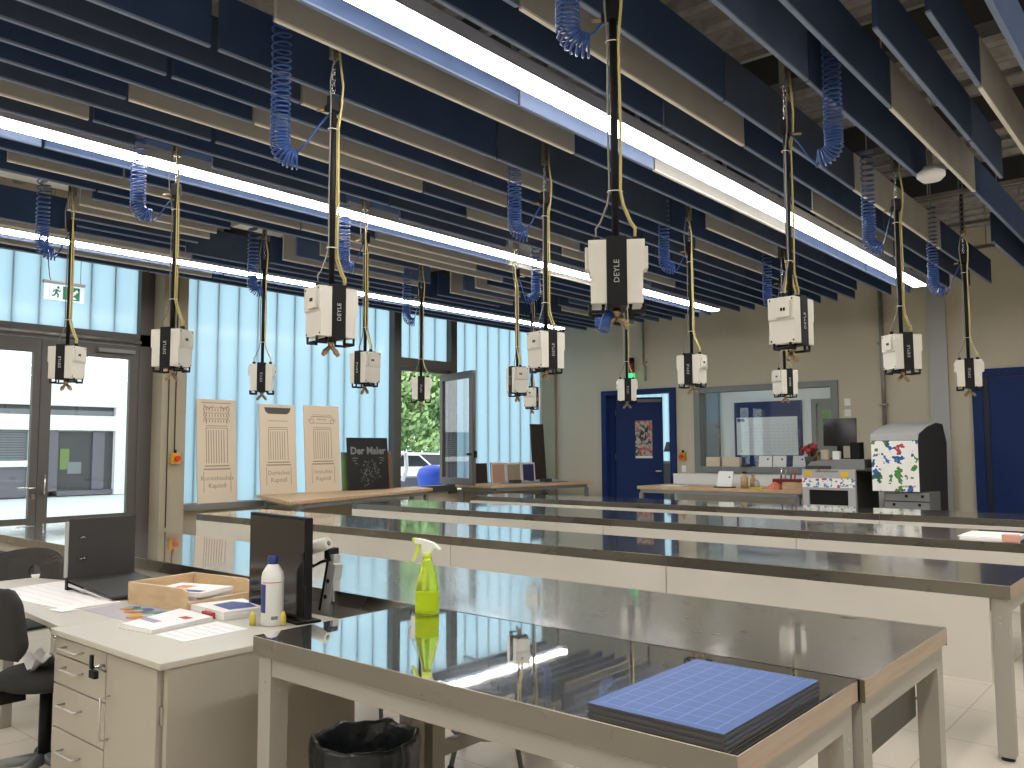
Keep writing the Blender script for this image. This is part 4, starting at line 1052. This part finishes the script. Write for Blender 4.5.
# column boards
def board_text(b, lines_, z, size, y=-.011):
    for i, t in enumerate(lines_): b.text(t, size, Matrix(((1, 0, 0, 0), (0, 0, -1, y), (0, 1, 0, z-i*size*1.15), (0, 0, 0, 1))), .0006)
def column_board(x, yc, z0, wd, ht, kind, words, label):
    r = empty('column_board', (x, yc, z0), PI/2); r.rotation_euler = (math.radians(-4), 0, PI/2)
    hw = wd/2; MB().m('board_cream').box(-hw, hw, -.01, .01, 0, ht).build('panel', r, bevel=.002)
    b = MB().m('board_line'); y0, y1 = -.0125, -.0095
    kz = ht/1.47
    s = lambda pts, w_=.008: stroke(b, [(p, q*kz) for p, q in pts], w_, y0, y1)
    for xx in (-.13, -.09, -.05, -.01, .03, .07, .11): s([(xx, .56), (xx, 1.03)])
    s([(-.165, .56), (-.165, 1.06), (.165, 1.06), (.165, .56)], .008)
    s([(-.19, .52), (.19, .52)], .016); s([(-.21, .475), (.21, .475)], .018); s([(-.21, .44), (-.21, .15)], .006); s([(.21, .44), (.21, .15)], .006)
    s([(-.17, 1.09), (.17, 1.09)], .010)
    if kind == 'leaf':
        s([(-.23, 1.42), (.23, 1.42)], .010)
        for q in range(9):
            xx = -.18+q*.045
            for zz in (1.14, 1.22, 1.30):
                s([(xx-.018, zz), (xx-.022, zz+.045), (xx, zz+.065), (xx+.022, zz+.045), (xx+.018, zz)], .006)
        s([(-.20, 1.39), (-.12, 1.33), (-.05, 1.38)], .009); s([(.20, 1.39), (.12, 1.33), (.05, 1.38)], .009); s([(-.2, 1.36), (-.16, 1.12)], .008); s([(.2, 1.36), (.16, 1.12)], .008)
    elif kind == 'slab':
        s([(-.17, 1.20), (.17, 1.20)], .008)
        b.m('board_dark').prism([(p, q*kz) for p, q in ((-.23, 1.42), (.23, 1.42), (.205, 1.35), (.16, 1.315), (-.16, 1.315), (-.205, 1.35))], -.0135, -.009, 'y'); b.m('board_line')
    else:
        s([(-.20, 1.28), (.20, 1.28)], .012); s([(-.18, 1.31), (.18, 1.31)], .006)
        for sg in (-1, 1):
            s([(sg*(.20+.055*math.cos(t*PI/8)*(1-t/36)), 1.20+.055*math.sin(t*PI/8)*(1-t/36)) for t in range(22)], .008)
        for q in range(5): s([(-.09+q*.036, 1.22), (-.08+q*.036, 1.25), (-.06+q*.036, 1.22)], .006)
        s([(-.17, 1.17), (.17, 1.17)], .008)
    b.build('relief', r)
    t = MB().m('board_line'); board_text(t, words, .345*kz, .092); t.build('lettering', r)
    return tag(r, label, 'board', 'cream column boards by the glass wall')
column_board(-10.95, 6.435, .788, .615, 1.47, 'leaf', ['Korinthisches', 'Kapitell'], 'cream board with leafy column capital, leftmost, on the grey sill')
column_board(-10.67, 7.26, .883, .63, 1.32, 'slab', ['Dorisches', 'Kapitell'], 'cream board with dark slab capital, middle of the three column boards')
column_board(-10.63, 8.03, .883, .66, 1.33, 'volute', ['Ionisches', 'Kapitell'], 'cream board with scroll capital, rightmost of the three column boards')
bd = empty('poster_board', (-10.62, 8.93, .883), PI/2); bd.rotation_euler = (math.radians(-5), 0, PI/2)
MB().m('board_black').box(-.42, .42, -.01, .01, 0, .84).build('panel', bd)
bt_ = MB().m('chalk_grey'); bt_.text('Der Maler', .165, Matrix(((1.05, 0, 0, 0), (0, 0, -1, -.0115), (0, 1.0, 0, .625), (0, 0, 0, 1))), .0006, offset=.006)
for sg in (-1, 1):
    for q in ((.34, .50, .22, .51), (.32, .46, .25, .475), (.28, .42, .22, .41)): stroke(bt_, [(sg*q[0], q[1]), (sg*(q[0]+q[2])/2, q[1]+.015), (sg*q[2], q[3])], .012, -.0115, -.0095)
rs = random.Random(5)
for i in range(70):
    a, rr = rs.uniform(0, 2*PI), rs.uniform(.02, .24); x0, z0 = rr*math.cos(a), .27+rr*math.sin(a)*.85
    stroke(bt_, [(x0, z0), (x0+rs.uniform(-.03, .03), z0+rs.uniform(-.03, .03)), (x0+rs.uniform(-.04, .04), z0+rs.uniform(-.04, .04))], .005, -.0115, -.0095)
bt_.build('chalk_drawing', bd)
tag(bd, 'black chalk drawing board lettered Der Maler on the long wooden table', 'board')
def plain_board(name, x, y0, y1, z0, z1, m, label, frame=None, tilt=-4):
    r = MB().m(m).box(-(y1-y0)/2, (y1-y0)/2, -.008, .008, 0, z1-z0)
    if frame:
        r.m(frame); w_, h_ = (y1-y0)/2, z1-z0
        r.box(-w_, -w_+.035, -.012, .010, 0, h_).box(w_-.035, w_, -.012, .010, 0, h_).box(-w_, w_, -.012, .010, h_-.035, h_)
    o = r.build(name, None, (x, (y0+y1)/2, z0)); o.rotation_euler = (math.radians(tilt), 0, PI/2); return tag(o, label, 'board')
plain_board('sample_board', -10.72, 8.46, 9.0, .883, 1.49, 'board_green', 'green board half hidden behind the black chalk board')
plain_board('sample_board', -10.74, 9.08, 9.52, .883, 1.50, 'board_brown', 'brown board edge behind the black chalk board')
plain_board('sample_board', -10.72, 12.0, 12.43, .883, 1.27, 'sample_pink', 'pinkish sample board with white frame in the corner', 'white')
plain_board('sample_board', -10.72, 12.44, 12.90, .883, 1.26, 'sample_sand', 'sand coloured sample board with white frame in the corner', 'white')
plain_board('sample_board', -10.72, 12.91, 13.33, .883, 1.255, 'sample_navy', 'dark violet sample board with white frame in the corner', 'white')
plain_board('sample_board', -10.80, 13.37, 13.80, .883, 2.04, 'board_wenge', 'tall dark brown board standing in the room corner', None)
plain_board('sample_board', -10.80, 11.65, 11.98, .883, 1.26, 'board_wenge', 'small dark brown board beside the open window sash', None)
for i, (x, y, lab) in enumerate(((-10.22, 12.2, 'grey tray of tools on the corner table, nearer the window'), (-10.08, 12.95, 'grey tray of papers on the corner table, nearer the back wall'))):
    b = MB().m('grey_metal').prism([(-.2, -.3), (.2, -.3), (.24, .3), (-.24, .3)], 0, .012).m('light_grey').box(-.18, .1, -.22, .2, .012, .05).m('dark_panel').box(-.02, .12, -.25, -.05, .012, .07)
    tag(b.build('tool_tray', None, (x, y, .883)), lab, 'tray')

# things on the table below the inner window
def thing_at(name, loc, build, label, cat, rz=0):
    e = empty(name, loc, rz); build(e); return tag(e, label, cat)
ZT = .8805
def sign(e):
    M = Matrix.Rotation(math.radians(-18), 4, 'X'); MB().m('white').box(-.13, .13, -.006, .006, .02, .28, M=M).build('panel', e); MB().m('black_plastic').box(.06, .09, -.009, -.006, .17, .19, M=M).build('logo_mark', e)
    MB().m('dark_panel').box(-.16, .16, -.06, .10, 0, .02).build('stand_foot', e)
thing_at('table_sign', (-6.30, 12.75, ZT), sign, 'white table sign on a dark foot below the inner window', 'sign')
def bot(m, h, r, capm):
    def f(e):
        MB().m(m).lathe([(0, 0), (r, 0), (r, h*.62), (r*.45, h*.8), (r*.4, h*.9), (0, h*.9)], seg=16).build('bottle_body', e); MB().m(capm).cyl(0, 0, h*.88, h, r*.5, 12).build('cap', e)
    return f
thing_at('bottle', (-5.93, 12.72, ZT), bot('ochre', .27, .06, 'black_plastic'), 'tallest ochre bottle beside the table sign', 'bottle')
thing_at('bottle', (-5.83, 12.82, ZT), bot('ochre', .22, .05, 'ochre'), 'shorter ochre bottle right behind the tallest one', 'bottle')
thing_at('bottle', (-5.72, 12.72, ZT), bot('light_grey', .16, .04, 'white'), 'small pale bottle right of the ochre bottles', 'bottle')
def caddy(e):
    MB().m('lens_red').box(-.19, .19, -.12, .12, .10, .16).box(-.13, .13, -.10, .10, 0, .10).build('caddy_body', e)
    for x, h, m in ((-.1, .18, 'chrome'), (-.03, .14, 'light_grey'), (.06, .2, 'grey_metal'), (.12, .13, 'red')): MB().m(m).tube([(x, 0, .16), (x+.02, 0, .16+h)], .014, 8).build('tool', e)
thing_at('tool_caddy', (-5.30, 12.90, ZT), caddy, 'dark red tool caddy with upright tools below the inner window', 'caddy')
def rag(e): MB().m('orange_ink').lathe([(0, 0), (.13, 0), (.11, .05), (.05, .10), (0, .12)], seg=9, smooth=False).build('cloth', e)
thing_at('folded_cloth', (-5.42, 12.72, ZT), rag, 'crumpled orange cloth before the red tool caddy', 'cloth')
def pack(e): MB().m('yellow').box(-.10, .10, -.05, .05, 0, .03, bevel=.005).build('pack_body', e)
thing_at('sponge_pack', (-5.68, 12.64, ZT), pack, 'flat yellow pack near the ochre bottles', 'pack')
tag(MB().m('beech_top').box(-.32, .32, -.38, .30, 0, .115).build('wooden_board', None, (-4.95, 13.0, ZT), bevel=.004), 'thick pale wooden block beside the small printer', 'block')
tag(MB().m('white').box(-.2, .2, -.12, .12, 0, .012).build('white_sheet', None, (-7.3, 12.9, ZT)), 'white sheet lying on the table near the blue door', 'paper sheet')
# window sill items
ZI = 1.1905
for x, wd, lab in ((-7.23, .16, 'left of the pair'), (-6.92, .19, 'right of the pair')):
    tag(MB().m('board_cream').box(-wd, wd, -.05, .05, 0, .17, bevel=.004).build('paper_box', None, (x, YB+.02, ZI)), f'cream paper box on the inner window sill, {lab}', 'box', 'paper boxes on the inner window sill')
for x, m, lab in ((-6.28, 'white', 'leftmost'), (-6.02, 'white', 'middle'), (-5.66, 'planner_white', 'rightmost')):
    b = MB().m(m).box(-.12, .12, -.005, .005, 0, .20); b.m('dark_panel').box(.03, .06, -.007, -.005, .12, .15)
    o = b.build('info_card', None, (x, YB+.05, ZI)); o.rotation_euler = (math.radians(-10), 0, 0); tag(o, f'small white info card on the inner window sill, {lab} of three', 'card', 'info cards on the inner window sill')
tag(MB().m('white').lathe([(0, 0), (.13, 0), (.14, .05), (.09, .10), (0, .12)], seg=14).build('white_bundle', None, (-5.38, YB+.0, ZI)), 'rounded white bundle on the inner window sill', 'bundle')
tag(MB().m('dark_panel').lathe([(0, 0), (.09, 0), (.07, .05), (0, .06)], seg=12).build('tape_roll', None, (-6.62, YB+.0, ZI)), 'dark tape roll on the sill beside the cream boxes', 'tape')
tag(MB().m('red').cyl(0, 0, 0, .14, .045, 12).build('red_can', None, (-5.13, YB+.0, ZI)), 'small red can at the right end of the inner sill', 'can')

# things seen through the open door
def lampb(e):
    MB().m('dark_panel').lathe([(.19, 0), (.12, .22), (.115, .22), (.185, 0)], 0, 0, 1.45, seg=20).build('lamp_shade', e); MB().m('grey_metal').cyl(0, 0, .0, 1.5, .015, 8).lathe([(0, 0), (.15, 0), (.15, .02), (0, .03)], seg=18).build('stem', e)
thing_at('floor_lamp', (-9.55, 16.8, 0), lampb, 'floor lamp with dark shade in the gap of the blue door', 'floor lamp')
def pc(e): MB().m('light_grey').box(-.22, .22, -.2, .2, 0, 1.25).build('cabinet_body', e); MB().m('grey_metal').box(-.2, .2, -.21, -.2, .7, 1.2).build('door', e)
thing_at('metal_cabinet', (-9.15, 16.2, 0), pc, 'light grey metal cabinet seen in the gap of the blue door', 'cabinet')

# ------------------------------------------------------------------ printers
def wordmark(x, z, wd_, h, y):
    """a tiny dark wordmark, too small in the photograph to read"""
    b = MB().m('dark_panel'); n = 9
    for i in range(n):
        a = x+wd_*i/n; b.box(a, a+wd_/n*.35, y, y+.002, z, z+h); b.box(a, a+wd_/n*.8, y, y+.002, z+(h*.7 if i % 3 else h*.1), z+(h if i % 3 else h*.4))
    return b
p1 = empty('small_printer', (-4.69, 11.95, 0))
f = MB().m('light_grey'); f.box(0, .095, 0, .06, 0, 1.22).box(.64, .745, 0, .06, 0, 1.22).box(.095, .64, 0, .06, .93, 1.22).box(.095, .64, 0, .06, 0, .72).build('front_frame', p1, bevel=.006)
MB().m('dark_panel').box(.0, .745, .06, 1.0, 0, 1.20).build('body', p1)
MB().m('black_plastic').box(.095, .64, .03, .06, .72, .93).build('output_slot', p1)
MB().m('splash_small').box(.005, .74, -.006, .0, .965, 1.095).build('splash_panel', p1)
MB().m('yellow').box(.04, .145, -.004, 0, 1.125, 1.195).build('warning_sticker', p1); MB().m('yellow').box(.55, .66, -.004, 0, 1.115, 1.19).build('warning_sticker', p1)
MB().m('grey_metal').box(.20, .52, -.004, 0, 1.18, 1.205).m('red').box(.235, .265, -.008, 0, 1.195, 1.215).build('control_strip', p1)
wordmark(.52, .98, .13, .02, -.0075).build('logo_mark', p1)
bed = MB().m('grey_metal').prism([(.02, 1.22), (.12, 1.33), (.60, 1.36), (.86, 1.36), (.86, 1.22)], .05, .95, 'y').m('dark_panel').box(.05, .40, .0, .06, 1.22, 1.27).box(.05, .95, .06, .9, 1.20, 1.24).build('print_bed', p1)
tag(p1, 'small grey printer with colour splashes on its stand', 'printer')
def flow(e):
    MB().m('board_dark').lathe([(0, 0), (.07, 0), (.09, .14), (.085, .15), (0, .14)], seg=14).build('pot', e)
    rs = random.Random(2); b = MB().m('flower_red'); g = MB().m('leaf_dark')
    for i in range(26):
        a, rr, z = rs.uniform(0, 2*PI), rs.uniform(0, .15), rs.uniform(.18, .32); s_ = rs.uniform(.025, .04); x, y = rr*math.cos(a), rr*math.sin(a)
        (b if i % 4 else g).lathe([(0, -s_), (s_*.8, -s_*.4), (s_, .2*s_), (s_*.5, s_), (0, s_*.8)], x, y, z, seg=7)
        g.tube([(x*.2, y*.2, .12), (x, y, z)], .004, 4)
    b.build('blossom', e); g.build('foliage', e)
thing_at('flower_pot', (-4.64, 12.18, 1.25), flow, 'red flowers in a dark pot on the small printer', 'flower pot')
m2 = empty('wall_monitor', (-4.37, 12.62, 1.36))
MB().m('screen_black').box(-.24, .24, -.02, .02, .19, .60, M=Matrix.Rotation(math.radians(-3), 4, 'X')).build('screen', m2, bevel=.004); MB().m('black_plastic').box(-.04, .04, .0, .03, 0, .2).box(-.12, .12, -.08, .08, 0, .015).build('stand', m2)
tag(m2, 'black monitor standing on the small printer', 'monitor')
tag(MB().m('black_plastic').box(-.07, .07, -.09, .09, 0, .24, bevel=.01).build('speaker_box', None, (-4.02, 12.3, 1.36)), 'black box beside the monitor on the small printer', 'box')
for x, m, h, lab in ((-4.47, 'board_cream', .14, 'cream'), (-4.30, 'white', .12, 'white'), (-4.60, 'ochre', .13, 'ochre')):
    tag(MB().m(m).box(-.05, .05, -.04, .04, 0, h, bevel=.006).build('ink_box', None, (x, 12.28, 1.355)), f'small {lab} carton on the small printer below the monitor', 'carton')
p2 = empty('large_printer', (-3.72, 11.95, 0))
sec = [(0, .93), (0, 1.63), (.04, 1.70), (.45, 1.80), (.95, 1.87), (1.30, 1.86), (1.50, 1.60), (1.45, .93)]
b = MB().m('dark_panel').prism(sec, .0, .60, 'x').build('body', p2, bevel=.004)
MB().m('light_grey').prism([(-.012, 1.625), (.03, 1.712), (.45, 1.815), (.95, 1.885), (.95, 1.87), (.45, 1.80), (.04, 1.70), (.0, 1.625)], .0, .605, 'x').box(.0, .605, -.012, .0, 1.62, 1.70).build('lid', p2)
MB().m('splash_big').box(.005, .60, -.008, 0, .94, 1.615).build('splash_panel', p2)
wordmark(.40, .995, .16, .024, -.0095).build('logo_mark', p2)
c = MB().m('grey_metal').box(.14, .70, .05, .60, .0, .925); c.m('black_plastic').box(.14, .70, .045, .05, .80, .812)
for x, z in ((.40, .86), (.60, .86), (.24, .745), (.56, .745)): c.box(x, x+.035, .044, .05, z, z+.035)
c.build('stand_cabinet', p2)
MB().m('dark_panel').box(.40, .60, .65, 1.44, 0, .93).build('extractor_housing', p2)
tag(p2, 'tall grey printer with large colour splash front by the back wall', 'printer')

# ------------------------------------------------------------------ outside
struct(MB().m('paving').box(-80, XW-.2, -20, 60, -.12, -.02).build('ground'))
fb = empty('office_building', (-30, 0, 0))
fw = MB().m('facade_white'); fw.box(-6, -.3, -8, 19, 0, 9)
fw.box(-.3, 0, -8, 19, 3.06, 9).box(-.3, 0, -8, 19, 2.23, 2.74).box(-.3, 0, 13.62, 19, 0, 2.23).box(-.3, 0, 13.62, 19, 2.74, 3.06).box(-.3, 0, -8, 8.9, 2.74, 3.06).box(-.3, 0, 10.81, 11.4, 0, 2.23).box(-.3, 0, -8, 10.8, 1.02, 1.22)
fw.build('wall', fb)
MB().m('facade_dark').box(-.28, -.2, 8.9, 13.62, 2.74, 3.06).m('facade_shutter').box(-.2, -.15, 9.9, 13.6, 2.76, 2.92).build('window', fb)
sh = MB().m('facade_shutter')
for i in range(12): sh.box(-.22, -.12, 6.0, 10.8, 1.24+i*.083, 1.30+i*.083)
sh.m('facade_dark').box(-.29, -.23, 6.0, 10.8, 1.22, 2.23).build('shutter', fb)
MB().m('facade_mauve').box(-.25, -.1, 6.0, 10.8, .02, 1.02).build('panel', fb)
dd = MB().m('facade_dark').box(-.28, -.2, 11.7, 13.62, .16, 2.19).build('shopfront', fb)
MB().m('facade_mauve').box(-.2, -.1, 11.4, 11.75, 0, 2.23).box(-.2, -.12, 12.9, 13.3, .2, 2.19).box(-.2, -.1, 11.4, 13.62, .02, .18).build('shopfront_frame', fb)
MB().m('facade_shutter').box(-.2, -.17, 12.1, 12.55, .75, 1.15).m('board_green').box(-.2, -.18, 11.85, 12.15, .9, 1.6).build('shop_display', fb)
tag(fb, 'white office building with dark shopfront across the yard', 'building')
def tree(x, y, h, rad, seed, label):
    r = empty('tree', (x, y, 0)); rs = random.Random(seed)
    MB().m('bark').tube([(0, 0, 0), (.1, .05, h*.3), (0, .1, h*.6)], [.18, .14, .08], 8).build('trunk', r)
    b = MB().m('foliage')
    cl = [(rs.uniform(-.6, .6)*rad, rs.uniform(-.6, .6)*rad, h*.16+rs.uniform(0, .84)*h, rs.uniform(.35, .55)*rad) for _ in range(26)]
    for i in range(9000):
        cx, cy, cz, cr_ = cl[i % len(cl)]
        v = Vector((rs.gauss(0, 1), rs.gauss(0, 1), rs.gauss(0, 1))).normalized()*cr_*rs.uniform(.75, 1.02)
        n = (v.normalized()+Vector((rs.uniform(-.7, .7), rs.uniform(-.7, .7), rs.uniform(-.3, .9)))).normalized(); u = n.orthogonal().normalized(); w_ = n.cross(u); s_ = rs.uniform(.08, .17)
        p = Vector((cx, cy, cz))+v
        b._f([b.bm.verts.new(p+u*s_), b.bm.verts.new(p+w_*s_*.6), b.bm.verts.new(p-u*s_), b.bm.verts.new(p-w_*s_*.6)])
    b.build('crown', r)
    return tag(r, label, 'tree')
tree(-26.5, 23.6, 6.5, 2.0, 1, 'leafy green tree outside the open window, nearer its left jamb')
tree(-27.5, 26.6, 6.8, 2.2, 2, 'leafy green tree outside the open window, nearer the sash')
tree(-33, 31, 9.5, 3.6, 3, 'taller green tree behind the two nearer trees')
def car(x, y, rz, label):
    e = empty('parked_car', (x, y, 0), rz)
    MB().m('car_white').prism([(-2.1, .25), (2.1, .25), (2.12, .65), (1.9, .85), (1.0, .92), (.45, 1.38), (-1.2, 1.42), (-1.9, .98), (-2.12, .8)], -.85, .85, 'y').build('body', e, bevel=.06)
    MB().m('car_glass').prism([(.86, .95), (.42, 1.32), (-1.15, 1.36), (-1.65, .98)], -.86, .86, 'y').build('window', e)
    for xx in (-1.3, 1.35):
        for yy in (-.8, .8): MB().m('black_rubber').tube([(xx, yy-.09, .32), (xx, yy+.09, .32)], .32, 16).build('wheel', e)
    return tag(e, label, 'car')
car(-21.6, 19.4, 1.2, 'white car parked outside the open window, nearest the left jamb')
car(-22.6, 21.9, 1.25, 'white car parked outside the open window, nearest the sash')
def skip(e): MB().m('skip_grey').prism([(-.7, 0), (.7, 0), (.85, .85), (-.85, .85)], -.6, .6, 'y').build('container', e)
thing_at('waste_container', (-15.6, 14.35, 0), skip, 'dark grey waste container outside below the open window', 'container', .8)
def bbin(e): MB().m('bin_blue').lathe([(0, 0), (.25, 0), (.34, .9), (.36, .95), (.3, 1.1), (.1, 1.18), (0, 1.18)], seg=18).build('drum', e)
thing_at('blue_barrel', (-13.6, 13.25, 0), bbin, 'blue drum outside the open window beside the sash', 'drum')
def hose_(e): MB().m('white').tube([(0, -.2, .7), (0, -.1, 1.15), (0, .1, 1.2), (0, .12, .8), (0, .0, .55)], .05, 8).build('pipe_bend', e)
thing_at('pipe_bend', (-14.7, 13.35, 0.25), hose_, 'white bent pipe outside the open window', 'pipe')

# ------------------------------------------------------------------ daylight and output
wd = bpy.data.worlds.new('sky'); bpy.context.scene.world = wd; wd.use_nodes = True
bg = wd.node_tree.nodes['Background']; bg.inputs['Color'].default_value = (.93, .98, 1.0, 1); bg.inputs['Strength'].default_value = 2.4
sc_ = bpy.context.scene
sc_.view_settings.view_transform = 'Standard'; sc_.view_settings.look = 'None'; sc_.view_settings.gamma = 1; sc_.view_settings.use_curve_mapping = False
sc_.view_settings.exposure = 0
sc_.cycles.use_denoising = True
sc_.cycles.max_bounces = 8; sc_.cycles.diffuse_bounces = 4; sc_.cycles.glossy_bounces = 4; sc_.cycles.transparent_max_bounces = 12
sc_.cycles.sample_clamp_indirect = 8
